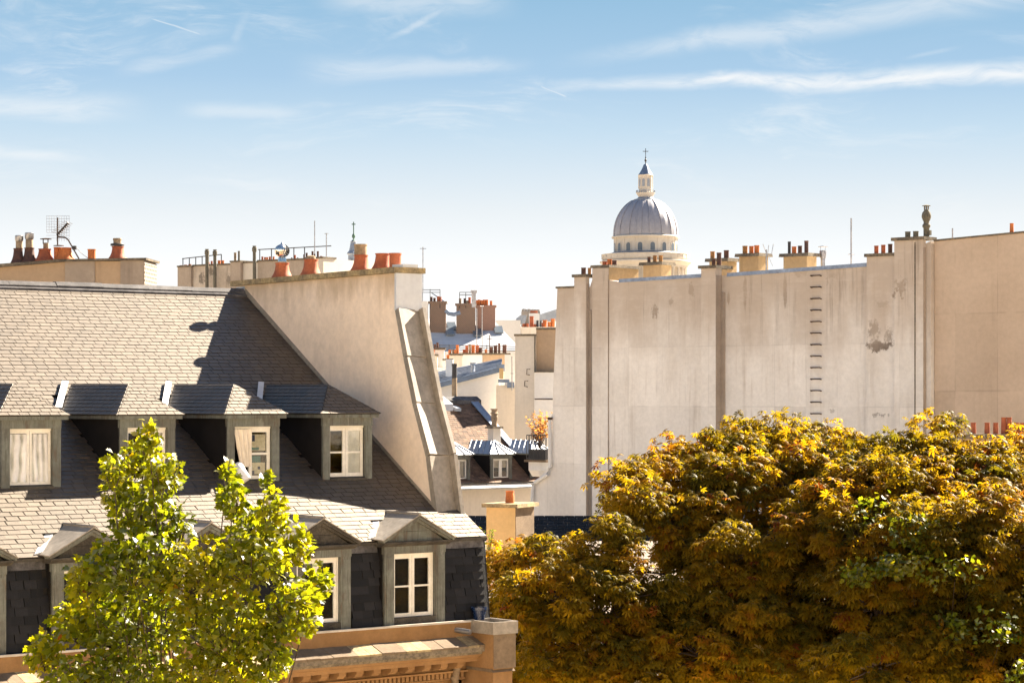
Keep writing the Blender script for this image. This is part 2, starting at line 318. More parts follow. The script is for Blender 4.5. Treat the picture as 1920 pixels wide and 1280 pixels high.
class MB:
    def __init__(s): s.v = []; s.f = []; s.t = []
    def face(s, pts, t=0.5):
        i = len(s.v); s.v += [tuple(p) for p in pts]; s.f.append(tuple(range(i, i + len(pts)))); s.t.append(t)
    def solid(s, vs, fs, t=0.5):
        i = len(s.v); s.v += [tuple(p) for p in vs]
        for f in fs: s.f.append(tuple(a + i for a in f)); s.t.append(t)
    def box(s, x0, x1, y0, y1, z0, z1, t=0.5):
        s.solid([(x0, y0, z0), (x1, y0, z0), (x1, y1, z0), (x0, y1, z0), (x0, y0, z1), (x1, y0, z1), (x1, y1, z1), (x0, y1, z1)],
                [(3, 2, 1, 0), (4, 5, 6, 7), (0, 1, 5, 4), (1, 2, 6, 5), (2, 3, 7, 6), (3, 0, 4, 7)], t); return s
    def ext(s, pts, vec, t=0.5):
        """closed prism: polygon pts swept along vec"""
        n = len(pts); a = [Vector(p) for p in pts]; b = [p + Vector(vec) for p in a]
        nor = Vector((0, 0, 0))
        for i in range(n): nor += a[i].cross(a[(i + 1) % n])
        if nor.dot(Vector(vec)) > 0: a.reverse(); b.reverse()
        s.solid(a + b, [tuple(range(n)), tuple(range(2 * n - 1, n - 1, -1))] + [(i, n + i, n + (i + 1) % n, (i + 1) % n) for i in range(n)], t); return s
    def pxz(s, pts, y0, y1, t=0.5): return s.ext([(x, y0, z) for x, z in pts], (0, y1 - y0, 0), t)
    def pyz(s, pts, x0, x1, t=0.5): return s.ext([(x0, y, z) for y, z in pts], (x1 - x0, 0, 0), t)
    def lathe(s, prof, cx=0, cy=0, n=16, t=0.5, cap=True):
        i = len(s.v)
        for r, z in prof:
            for k in range(n):
                a = 2 * math.pi * k / n; s.v.append((cx + r * math.cos(a), cy + r * math.sin(a), z))
        for j in range(len(prof) - 1):
            for k in range(n):
                s.f.append((i + j * n + k, i + j * n + (k + 1) % n, i + (j + 1) * n + (k + 1) % n, i + (j + 1) * n + k)); s.t.append(t)
        if cap:
            s.f.append(tuple(i + k for k in range(n - 1, -1, -1))); s.t.append(t)
            m = i + (len(prof) - 1) * n; s.f.append(tuple(m + k for k in range(n))); s.t.append(t)
        return s
    def tube(s, pts, r, n=6, r1=None, t=0.5):
        pts = [Vector(p) for p in pts]; i = len(s.v); m = len(pts)
        up = Vector((0.31, 0.17, 0.93))
        for j, p in enumerate(pts):
            d = (pts[min(j + 1, m - 1)] - pts[max(j - 1, 0)]).normalized()
            if abs(d.dot(up)) > 0.95: up = Vector((0.9, 0.3, 0.1))
            a = d.cross(up).normalized(); b = d.cross(a)
            rr = r if r1 is None else r + (r1 - r) * j / (m - 1)
            for k in range(n):
                w = 2 * math.pi * k / n; s.v.append(tuple(p + a * (rr * math.cos(w)) + b * (rr * math.sin(w))))
        for j in range(m - 1):
            for k in range(n):
                s.f.append((i + j * n + k, i + (j + 1) * n + k, i + (j + 1) * n + (k + 1) % n, i + j * n + (k + 1) % n)); s.t.append(t)
        s.f.append(tuple(i + k for k in range(n))); s.t.append(t)
        s.f.append(tuple(i + (m - 1) * n + k for k in range(n - 1, -1, -1))); s.t.append(t)
        return s
    def mesh(s, name, m, smooth=False):
        me = bpy.data.meshes.new(name); me.from_pydata(s.v, [], s.f)
        if m: me.materials.append(MT[m] if isinstance(m, str) else m)
        at = me.attributes.new('tint', 'FLOAT', 'FACE'); at.data.foreach_set('value', s.t)
        if smooth: me.shade_smooth(); me.set_sharp_from_angle(angle=rad(38))
        me.update(); return me
    def build(s, name, m, parent=None, smooth=False):
        return link(name, s.mesh(name, m, smooth), parent)


def link(name, me, parent=None):
    o = bpy.data.objects.new(name, me); COL.objects.link(o)
    if parent is not None: o.parent = parent
    return o


def tag(o, label=None, cat=None, group=None, kind=None):
    if label: o['label'] = label
    if cat: o['category'] = cat
    if group: o['group'] = group
    if kind: o['kind'] = kind
    return o


def thing(name, label, cat, loc=(0, 0, 0), rotz=0.0, group=None):
    o = bpy.data.objects.new(name, None); COL.objects.link(o); o.location = loc; o.rotation_euler = (0, 0, rad(rotz))
    o.empty_display_size = 0.3
    return tag(o, label, cat, group)


def thing_at(fr, name, label, cat, group=None): return thing(name, label, cat, (fr.X, fr.Y, 0), fr.ang, group)


def clip(poly, ax, val, keep_less):
    out = []
    for i in range(len(poly)):
        p, q = poly[i], poly[(i + 1) % len(poly)]
        a, b = p[ax] - val, q[ax] - val
        if keep_less: a, b = -a, -b
        if a >= 0: out.append(p)
        if (a >= 0) != (b >= 0):
            k = a / (a - b); out.append((p[0] + (q[0] - p[0]) * k, p[1] + (q[1] - p[1]) * k))
    return out


def slate_cells(poly, expo, w, rng, jit=0.03, skip=None, b_off=0.0, gap=0.007):
    """courses of slates on a flat convex polygon; returns plane basis and cells"""
    P = [Vector(p) for p in poly]; n = (P[1] - P[0]).cross(P[2] - P[0]).normalized()
    if n.z < 0: n = -n
    h = Vector((0, 0, 1)).cross(n).normalized(); g = n.cross(h).normalized()
    o = P[0]; p2 = [((p - o).dot(h), (p - o).dot(g)) for p in P]
    b0 = min(p[1] for p in p2) - b_off; b1 = max(p[1] for p in p2); a0 = min(p[0] for p in p2); a1 = max(p[0] for p in p2)
    cells = []; r = 0; b = b0
    while b < b1 - 0.01:
        row = clip(clip(p2, 1, b, False), 1, b + expo + 0.03, True)
        if len(row) >= 3:
            a = a0 - w * (0.5 if r % 2 else 0.0) + rng.uniform(-jit, jit) * w
            while a < a1:
                ww = w * (1 + rng.uniform(-jit, jit) * 2)
                c = clip(clip(row, 0, a + gap, False), 0, a + ww - gap, True)
                if len(c) >= 3:
                    ca = sum(p[0] for p in c) / len(c); cb = sum(p[1] for p in c) / len(c)
                    ctr = o + h * ca + g * cb
                    if not (skip and skip(ctr)):
                        full = len(c) == 4 and max(p[0] for p in c) - min(p[0] for p in c) > w * 0.85 and max(p[1] for p in c) - min(p[1] for p in c) > expo + 0.02
                        cells.append(dict(c=c, b=b, full=full, ctr=ctr, rnd=(rng.random() if rng.random() > 0.05 else rng.choice((-0.6, 1.7))), dz=rng.uniform(-0.0015, 0.002), a=a))
                a += ww
        b += expo; r += 1
    return (o, h, g, n, expo), cells


def slate_geo(mb, basis, cell, lo=0.015, th=0.012):
    o, h, g, n, expo = basis; b = cell['b']; top = []; bot = []
    for (pa, pb) in cell['c']:
        k = (pb - b) / (expo + 0.03); q = o + h * pa + g * pb; hh = lo * (1 - k) + 0.004 * k + cell['dz'] * (1 - k)
        top.append(q + n * (hh + th)); bot.append(q + n * (hh - 0.004))
    m = len(top)
    fs = [tuple(range(m))] + [(i, m + i, m + (i + 1) % m, (i + 1) % m) for i in range(m)]
    nn = (top[1] - top[0]).cross(top[2] - top[0])
    if nn.dot(n) < 0: fs = [tuple(reversed(f)) for f in fs]
    mb.solid(top + bot, fs, cell['rnd'])


def slate_roof(parent, poly, expo, w, m, name='slate_covering', rng=R, skip=None, b_off=0.0):
    basis, cells = slate_cells(poly, expo, w, rng, skip=skip, b_off=b_off)
    mb = MB()
    for c in cells: slate_geo(mb, basis, c)
    o = mb.build(name, m, parent); o['kind'] = 'stuff'
    return o


def pot(parent, x, y, z, r, h, m='terracotta', kind='plain', name='chimney_pot'):
    mb = MB(); tt = R.random()
    if kind == 'flare':
        pr = [(r * 1.75, z - 0.03), (r * 1.7, z + 0.03 * h), (r * 1.35, z + 0.25 * h), (r * 1.12, z + 0.5 * h), (r * 1.0, z + 0.8 * h), (r * 0.98, z + h * 0.93), (r * 1.08, z + h * 0.94), (r * 1.08, z + h), (r * 0.85, z + h), (r * 0.83, z + h * 0.7)]
    elif kind == 'taper':
        pr = [(r * 1.0, z - 0.03), (r * 0.94, z + h * 0.5), (r * 0.86, z + h * 0.9), (r * 0.93, z + h * 0.91), (r * 0.93, z + h), (r * 0.72, z + h), (r * 0.7, z + h * 0.7)]
    else:
        pr = [(r, z - 0.03), (r, z + h * 0.9), (r * 1.1, z + h * 0.91), (r * 1.1, z + h), (r * 0.84, z + h), (r * 0.82, z + h * 0.7)]
    return mb.lathe(pr, x, y, 14, tt).build(name, m, parent, True)


def stack(parent, x0, x1, y0, y1, z0, z1, m, cap='coping', over=0.1, capth=0.12, name='chimney_stack', side=None, band=True):
    s = MB().box(x0, x1, y0, y1, z0, z1).build(name, m, parent)
    if side: MB().box(x1 - 0.003, x1 + 0.012, y0 + 0.004, y1 - 0.004, z0, z1 - 0.003).build('side_render', side, s)
    if cap:
        c = MB(); e = 0.02
        c.solid([(x0 - over, y0 - over, z1), (x1 + over, y0 - over, z1), (x1 + over, y1 + over, z1), (x0 - over, y1 + over, z1),
                 (x0 - over + e, y0 - over + e, z1 + capth), (x1 + over - e, y0 - over + e, z1 + capth), (x1 + over - e, y1 + over - e, z1 + capth), (x0 - over + e, y1 + over - e, z1 + capth)],
                [(3, 2, 1, 0), (4, 5, 6, 7), (0, 1, 5, 4), (1, 2, 6, 5), (2, 3, 7, 6), (3, 0, 4, 7)])
        c.build('cap_slab', cap, s)
    return s


def mast(u, v0, v1, Y, label, r=0.02, arms=(), cat='antenna', m='steel', group=None):
    """thin roof mast: base row v1, tip row v0; arms = (row, half length px, kind)"""
    X = (u - 960) / F_PX * Y; zb = CZ + (H_PX - v1) / F_PX * Y; zt = CZ + (H_PX - v0) / F_PX * Y
    o = thing('roof_mast' if not arms else 'roof_antenna', label, cat, (X, Y, zb), 0, group)
    MB().tube([(0, 0, -0.3), (0, 0, zt - zb)], r, 6).build('pole', m, o)
    for (v, hl, ang) in arms:
        z = CZ + (H_PX - v) / F_PX * Y - zb; L = hl / F_PX * Y; c, s_ = math.cos(rad(ang)), math.sin(rad(ang))
        b = MB().tube([(-L * c, -L * s_, z), (L * c, L * s_, z)], r * 0.7, 5)
        for k in np.linspace(-0.9, 0.9, 5): b.tube([(L * c * k + 0.25 * L * s_, L * s_ * k - 0.25 * L * c, z), (L * c * k - 0.25 * L * s_, L * s_ * k + 0.25 * L * c, z)], r * 0.5, 4)
        b.build('aerial_arm', m, o)
    return o


# ------------------------------------------------------------------ ground
g = MB(); g.face([(-3000, -300, 0), (3000, -300, 0), (3000, 5000, 0), (-3000, 5000, 0)]); tag(g.build('ground', 'ground'), kind='structure')
g = MB(); g.face([(-4, 62, 0.004), (40, 62, 0.004), (40, 100, 0.004), (-4, 100, 0.004)]); tag(g.build('courtyard_paving', 'yard'), kind='structure')

# unseen pale stone street front behind the eye, added to bounce warm sunlight forward
g = MB().box(-70, 90, -9, -1.5, 0, 25).pyz([(-1.5, 25), (-4, 28.5), (-9, 28.5), (-9, 25)], -70, 90)
for k in range(48):
    for j in range(7):
        x = -68 + k * 3.3
        if abs(x) > 2 or j != 5: g.box(x, x + 1.2, -1.5, -1.38, 1.2 + j * 3.3, 3.2 + j * 3.3)
MT['limestone'] = mat('street_limestone', (0.78, 0.68, 0.53), 0.9, 0.2)
tag(g.build('bounce_frontage', 'limestone'), kind='structure')

# ------------------------------------------------------------------ 1 the mansard building in front
B = Frame(-0.633, 50.0, 39.0)
bld = thing_at(B, 'mansard_building', 'near mansard building with slate roof, tall plaster gable wall and two rows of dormers', 'building')
XL = -13.6                                              # left end, well out of the picture
ZB, SL, TR = 17.08, 0.65, 8.17                           # break height, slope, ridge distance
def rz(t): return ZB + SL * t
ZR = rz(TR); ZG = 15.36
# body and roof deck
MB().box(XL, 0, 0.0, 16.3, 0, 14.0).build('wall', 'stone', bld)
d = MB(); d.pyz([(-0.16, ZG - 0.4), (-0.005, ZB - 0.02), (TR, ZR - 0.02), (2 * TR, ZB - 0.02), (2 * TR + 0.2, ZG - 0.4)], XL, 0.0)
d.build('roof_deck', 'under', bld)
dormer_x = [-9.48, -6.96, -4.51, -2.19]
low_x = [-11.78, -9.34, -6.84, -4.27, -1.92]
TF = 1.72                                               # upper dormer faces stand here
def skip_up(p):
    for xc in dormer_x:
        if abs(p.x - xc) < 0.58 and p.y > TF + 0.1 and p.z < 20.0: return True
    return p.y < 0.5 and any(abs(p.x - xc) < 0.5 for xc in low_x)
def skip_low(p): return any(abs(p.x - xc) < 0.74 for xc in low_x)
jobs = []
jobs.append((slate_cells([(XL, -0.09, ZB - 0.03), (-0.66, -0.09, ZB - 0.03), (-0.66, TR, ZR + 0.0), (XL, TR, ZR)], 0.142, 0.265, R, skip=skip_up), 'slate'))
jobs.append((slate_cells([(-0.66, -0.09, ZB - 0.03), (0.05, -0.09, ZB - 0.03), (0.05, 0.74, rz(0.74)), (-0.66, 0.74, rz(0.74))], 0.142, 0.265, R), 'slate'))
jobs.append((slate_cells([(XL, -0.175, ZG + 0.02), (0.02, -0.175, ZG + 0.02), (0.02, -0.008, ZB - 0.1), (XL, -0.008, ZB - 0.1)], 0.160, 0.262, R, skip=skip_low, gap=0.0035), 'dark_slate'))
cand = []; rest = {'slate': MB(), 'dark_slate': MB()}
for (basis, cells), m in jobs:
    for c in cells:
        u, v, Y = B.px(c['ctr'])
        vis = c['full'] and -20 < u < 1940 and v < 1290
        if vis and (70 < u < 520 and v > 960): vis = False           # behind the young tree
        if m == 'dark_slate' and vis: pri = 2.0
        else: pri = 1.0 + (0.5 if (v > 930) else 0) - v * 0
        area = abs(basis[3].dot(Vector(B.loc(0 - B.X, -B.Y) + (CZ,)) - c['ctr'])) / Y
        cand.append((vis, pri * area / Y, c, basis, m))
cand.sort(key=lambda q: (not q[0], -q[1]))
PROTO = {}
for i, (vis, a, c, basis, m) in enumerate(cand):
    if i < 300 and vis:
        o_, h_, g_, n_, ex = basis
        key = (m, int(min(max(c['rnd'], 0), 0.99) * 10))
        if key not in PROTO:
            w = 0.265 if m == 'slate' else 0.262; gp_ = 0.007 if m == 'slate' else 0.0035
            mb = MB(); slate_geo(mb, (Vector((0, 0, 0)), Vector((1, 0, 0)), Vector((0, 1, 0)), Vector((0, 0, 1)), ex), lo=0.034 if m == 'dark_slate' else 0.016, th=0.014 if m == 'dark_slate' else 0.012, cell=
                                 dict(c=[(gp_, 0), (w - gp_, 0), (w - gp_, ex + 0.03), (gp_, ex + 0.03)], b=0.0, rnd=(key[1] + 0.5) / 10, dz=0.0))
            PROTO[key] = mb.mesh('slate', m)
        ob = link('slate', PROTO[key], bld)
        a0 = min(p[0] for p in c['c']) - (0.007 if m == 'slate' else 0.0035)
        mtx = Matrix((h_, g_, n_)).transposed().to_4x4(); mtx.translation = o_ + h_ * a0 + g_ * c['b'] + n_ * c['dz'] * 0.5
        ob.matrix_local = mtx
    else: slate_geo(rest[m], basis, c, *((0.034, 0.014) if m == 'dark_slate' else (0.016, 0.012)))
rest['slate'].build('slate_covering', 'slate', bld)['kind'] = 'stuff'
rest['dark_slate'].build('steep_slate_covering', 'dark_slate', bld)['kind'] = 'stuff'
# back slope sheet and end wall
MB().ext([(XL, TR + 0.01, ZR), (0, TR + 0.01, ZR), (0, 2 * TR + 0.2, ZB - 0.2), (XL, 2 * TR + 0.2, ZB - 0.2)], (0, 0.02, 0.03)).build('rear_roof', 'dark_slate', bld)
MB().box(0.004, 0.06, -0.1, 16.2, 0, ZG).build('end_wall', 'grey_plaster', bld)
# ridge: lead-dressed pieces
xs = XL; k = 0
while xs < -0.7:
    xe = min(xs + 1.15, -0.66); dzr = R.uniform(-0.012, 0.012)
    rp = MB().pyz([(TR - 0.16, ZR - 0.12 + dzr), (TR - 0.15, ZR + 0.0 + dzr), (TR - 0.07, ZR + 0.085 + dzr), (TR + 0.05, ZR + 0.095 + dzr), (TR + 0.14, ZR + 0.0 + dzr), (TR + 0.15, ZR - 0.12 + dzr)], xs + 0.006, xe)
    rp.build('ridge_cap', 'lead', bld); xs = xe
MB().pyz([(TR - 0.24, ZR - 0.17), (TR - 0.23, ZR - 0.07), (TR - 0.12, ZR - 0.03), (TR - 0.12, ZR - 0.1)], XL, -0.68).build('ridge_apron', 'lead', bld)
# drip strip at the break
MB().pyz([(-0.115, ZB - 0.09), (-0.115, ZB - 0.035), (0.02, ZB - 0.03), (0.02, ZB - 0.09)], XL, 0.06).build('break_strip', 'old_wood', bld)
# ---- gable wall
GX0, GX1 = -0.655, 0.0
gf = [B.on_x(u, v, GX0) for u, v in ((815, 955), (800, 855), (775, 757), (758, 670), (742, 580), (740, 514))]
gf[0] = (gf[0][0], rz(gf[0][0]) - 0.25)
ZT = 22.6
gf[-1] = (gf[-2][0] + 0.03, ZT)
gp = gf + [(8.42, ZT - 0.06), (8.42, 20.0), (8.0, 19.0)]
gw = MB().pyz(gp, GX0, GX1).build('gable_wall', 'gable', bld)
MB().pyz([(gf[-1][0] - 0.1, ZT + 0.005), (8.56, ZT - 0.06), (8.56, ZT + 0.06), (gf[-1][0] - 0.1, ZT + 0.125)], GX0 - 0.09, GX1 + 0.09).build('gable_coping', 'ochre_coping', gw)
# flashing strip where slate meets gable
fl = MB(); t0 = gf[0][0] + 0.1
fl.pyz([(t0, rz(t0) + 0.02), (TR - 0.1, rz(TR - 0.1) + 0.02), (TR - 0.1, rz(TR - 0.1) + 0.17), (t0, rz(t0) + 0.12)], GX0 - 0.012, GX0 + 0.004)
fl.build('flashing_strip', 'old_zinc', gw)
MB().box(GX0 - 0.02, GX0 + 0.14, TR - 0.12, TR + 0.24, ZR - 0.02, ZR + 0.13).build('flashing_corner', 'zinc', gw)
# zinc panels on the sloping front edge, with a raised rim on the far side
prev = None
seg = [gf[0]] + gf[1:5]
for a, b in zip(seg[:-1], seg[1:]):
    p0, p1 = Vector((0, *a)), Vector((0, *b)); dd = (p1 - p0).normalized(); nn = Vector((0, -dd.z, dd.y))
    q0, q1 = p0 + dd * 0.006, p1 - dd * 0.006
    lo, hi = 0.006, 0.02
    sol = [Vector((x, *(p + nn * (k + e)).yz)) for p, k in ((q0, 0.03), (q1, 0.014)) for x, e in ((GX0 - 0.012, 0.11), (GX1 - 0.075, 0.0))]
    pm = MB(); base = [Vector((x, *(p - nn * 0.02).yz)) for p in (q0, q1) for x in (GX0 - 0.012, GX1 - 0.075)]
    pm.solid(sol + base, [(0, 2, 3, 1), (0, 1, 5, 4), (2, 6, 7, 3), (0, 4, 6, 2), (1, 3, 7, 5)])
    pm.build('zinc_panel', 'old_zinc', gw)
    rim = MB(); w0 = [(p + nn * k) for p in (p0, p1) for k in (-0.02, 0.18)]
    rim.pyz([(w0[0].y, w0[0].z), (w0[1].y, w0[1].z), (w0[3].y, w0[3].z), (w0[2].y, w0[2].z)], GX1 - 0.07, GX1 + 0.025)
    rim.build('edge_rim', 'old_zinc', gw)
MB().box(GX0 - 0.012, GX1 + 0.02, gf[4][0] - 0.035, gf[4][0] + 0.03, gf[4][1] - 0.02, ZT).build('white_panel', 'white_panel', gw)
MB().box(GX0 + 0.2, GX1 - 0.05, gf[4][0] + 0.02, gf[4][0] + 0.4, ZT + 0.12, ZT + 0.2).build('vent_block', 'white_panel', gw)
# pots on the gable
def gpot(u, v, **kw):
    y, z = B.on_x(u, v, -0.33); return pot(gw, -0.33, y, ZT + 0.06 + 0.06 * (1 - (y - 2) / 6.5), kw.pop('r'), kw.pop('h'), **kw), y
_, y1 = gpot(529, 520, r=0.155, h=0.36, m='terracotta', kind='flare')
_, y2 = gpot(583, 515, r=0.155, h=0.38, m='terracotta', kind='flare')
_, y3 = gpot(677, 508, r=0.15, h=0.37, m='terracotta', kind='flare')
gpot(717, 504, r=0.15, h=0.36, m='terracotta', kind='flare')
gpot(741, 502, r=0.13, h=0.34, m='terracotta')
zt = ZT + 0.09
MB().lathe([(0.14, zt + 0.37), (0.14, zt + 0.58), (0.15, zt + 0.59), (0.15, zt + 0.62), (0.12, zt + 0.62), (0.12, zt + 0.5)], -0.33, y3 + 0.02, 16).build('flue_liner', 'clay_cowl', gw, True)
MB().lathe([(0.12, zt + 0.36), (0.10, zt + 0.44), (0.06, zt + 0.46)], -0.33, y2, 14).build('pot_lid', 'clay_cowl', gw, True)
tb = MB()                                               # turbine cowl: twisted vanes round a ball
cz0 = zt + 0.62
tb.lathe([(0.1, zt + 0.37), (0.09, zt + 0.46), (0.07, zt + 0.48)], -0.33, y1, 14)
for k in range(18):
    a0 = 2 * math.pi * k / 18; P = []
    for j in range(9):
        w = -1.25 + 2.5 * j / 8; rr = 0.175 * math.cos(w); z = cz0 + 0.155 * math.sin(w)
        for dr, da in ((0.0, 0.0), (-0.02, 0.34)):
            aa = a0 + da + 0.35 * w; P.append((-0.33 + (rr + dr) * math.cos(aa), y1 + (rr + dr) * math.sin(aa), z))
    tb.solid(P, [(2 * j, 2 * j + 1, 2 * j + 3, 2 * j + 2) for j in range(8)])
tb.lathe([(0.05, cz0 + 0.145), (0.03, cz0 + 0.17), (0.012, cz0 + 0.2)], -0.33, y1, 10)
tb.build('turbine_cowl', 'chrome', gw, True)


def casement(parent, x0, x1, y, z0, z1, bars=1, sash='sash', pane='pane', fw=0.06, leaf_names='casement'):
    """two casement leaves with their panes, as sub-parts"""
    xm = (x0 + x1) / 2
    for a, b in ((x0, xm), (xm, x1)):
        a += 0.004; b -= 0.004; m = MB(); d0, d1 = y, y + 0.045
        m.box(a, a + fw, d0, d1, z0, z1).box(b - fw, b, d0, d1, z0, z1)
        m.box(a + fw, b - fw, d0 + 0.003, d1, z0, z0 + fw * 1.3).box(a + fw, b - fw, d0 + 0.003, d1, z1 - fw, z1)
        zs = [z0 + fw * 1.3] + [z0 + (z1 - z0) * (k + 1) / (bars + 1) for k in range(bars)] + [z1 - fw]
        for zz in zs[1:-1]: m.box(a + fw, b - fw, d0 + 0.006, d1 - 0.004, zz - 0.018, zz + 0.018)
        m.build(leaf_names, sash, parent)
        for c, e in zip(zs[:-1], zs[1:]):
            MB().box(a + fw - 0.01, b - fw + 0.01, d0 + 0.02, d0 + 0.026, c - 0.01, e + 0.01).build('pane', pane, parent)


def drape(parent, x0, x1, y, z0, z1, m='curtain', folds=5, depth=0.02, name='curtain', seed=1, taper=0.0):
    r = random.Random(seed); nx, nz = 26, 14; V = []; Fc = []
    for j in range(nz + 1):
        q = j / nz; xa = x0 + taper * (1 - q)
        for i in range(nx + 1):
            k = i / nx; w = math.sin(k * folds * 6.28 + 0.8 * math.sin(q * 3 + seed)) * depth + math.sin(k * 13 + q * 9 + seed) * depth * 0.4
            V.append((xa + (x1 - xa) * k, y + w, z0 + (z1 - z0) * q))
    for j in range(nz):
        for i in range(nx): a = j * (nx + 1) + i; Fc.append((a, a + 1, a + nx + 2, a + nx + 1))
    mb = MB(); mb.solid(V, Fc); return mb.build(name, m, parent, True)


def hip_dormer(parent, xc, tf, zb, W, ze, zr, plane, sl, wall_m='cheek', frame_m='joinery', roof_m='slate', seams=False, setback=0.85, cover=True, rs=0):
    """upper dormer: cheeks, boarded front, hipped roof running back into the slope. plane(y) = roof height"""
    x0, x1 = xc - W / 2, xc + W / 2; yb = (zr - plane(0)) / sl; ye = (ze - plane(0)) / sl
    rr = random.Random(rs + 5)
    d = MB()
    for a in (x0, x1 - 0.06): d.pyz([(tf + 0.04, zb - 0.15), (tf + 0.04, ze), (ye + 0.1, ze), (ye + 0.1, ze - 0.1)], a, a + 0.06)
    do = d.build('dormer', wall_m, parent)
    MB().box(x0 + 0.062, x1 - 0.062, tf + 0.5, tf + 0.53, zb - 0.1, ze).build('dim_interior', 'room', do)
    jw = 0.17                                            # boards of the front
    MB().box(x0, x0 + jw, tf, tf + 0.07, zb, ze - 0.24).build('jamb_board', frame_m, do)
    MB().box(x1 - jw, x1, tf, tf + 0.07, zb, ze - 0.24).build('jamb_board', frame_m, do)
    MB().box(x0 - 0.005, x1 + 0.005, tf - 0.012, tf + 0.07, ze - 0.24, ze - 0.07).build('lintel_board', frame_m, do)
    MB().pyz([(tf - 0.04, zb + 0.02), (tf - 0.04, zb + 0.07), (tf + 0.1, zb + 0.1), (tf + 0.1, zb + 0.02)], x0 + jw, x1 - jw).build('sill', 'old_wood', do)
    MB().pyz([(tf - 0.22, plane(tf - 0.22) + 0.045), (tf + 0.02, zb + 0.03), (tf + 0.02, zb - 0.05), (tf - 0.22, plane(tf - 0.22) + 0.03)], x0 - 0.06, x1 + 0.06).build('apron_flashing', 'old_zinc', do)
    ov = 0.13; yf = tf - ov; a0, a1 = x0 - ov, x1 + ov
    ez = ze
    MB().box(a0 + 0.03, a1 - 0.03, yf + 0.02, ye + 0.15, ez - 0.075, ez - 0.003).build('eaves_board', frame_m, do)
    A, Bp, C, D_ = Vector((a0, yf, ez)), Vector((a1, yf, ez)), Vector((xc, yf + setback, zr)), Vector((xc, yb + 0.05, zr))
    El, Er = Vector((a0, ye + 0.2, ez)), Vector((a1, ye + 0.2, ez))
    dk = MB(); dk.solid([A, Bp, C, D_, El, Er], [(0, 1, 2), (0, 2, 3, 4), (1, 5, 3, 2), (0, 4, 5, 1)])
    dk.build('hip_roof', roof_m if not cover else 'under', do)
    if cover:
        mb = MB()
        for poly in ([A, Bp, C], [A, C, D_, El], [Bp, Er, D_, C]):
            bs, cl = slate_cells(poly, 0.115, 0.21, rr, b_off=0.004)
            for c in cl: slate_geo(mb, bs, c, 0.018, 0.01)
        o = mb.build('dormer_slates', roof_m, do); o['kind'] = 'stuff'
        # light flashing where the left slope dies into the main roof
        f0 = Vector((a0 - 0.0, (ez - plane(0)) / sl, ez)); f1 = Vector((xc - 0.08, yb, zr)); f0 = f0.lerp(f1, 0.12)
        w = Vector((-0.15, 0, 0)); up = Vector((0, -0.02, 0.045)); q = MB()
        q.ext([f0 + up, f1 + up, f1 + w + up * 1.3, f0 + w + up * 1.3], (0, -0.01, 0.035))
        q.build('valley_flashing', 'white_zinc', do)
    if seams:
        mb = MB()
        for k in range(5):
            q = (k + 0.5) / 5
            mb.tube([C.lerp(D_, q) + Vector((0, 0, 0.02)), A.lerp(El, q) + Vector((0, 0, 0.012))], 0.014, 4)
            mb.tube([C.lerp(D_, q) + Vector((0, 0, 0.02)), Bp.lerp(Er, q) + Vector((0, 0, 0.012))], 0.014, 4)
        for q in (0, 0.33, 0.66, 1): mb.tube([C + Vector((0, 0, 0.02)), A.lerp(Bp, q) + Vector((0, 0, 0.02))], 0.03, 4)
        mb.build('standing_seams', roof_m, do)
    return do, (x0 + jw, x1 - jw, zb + 0.1, ze - 0.24)


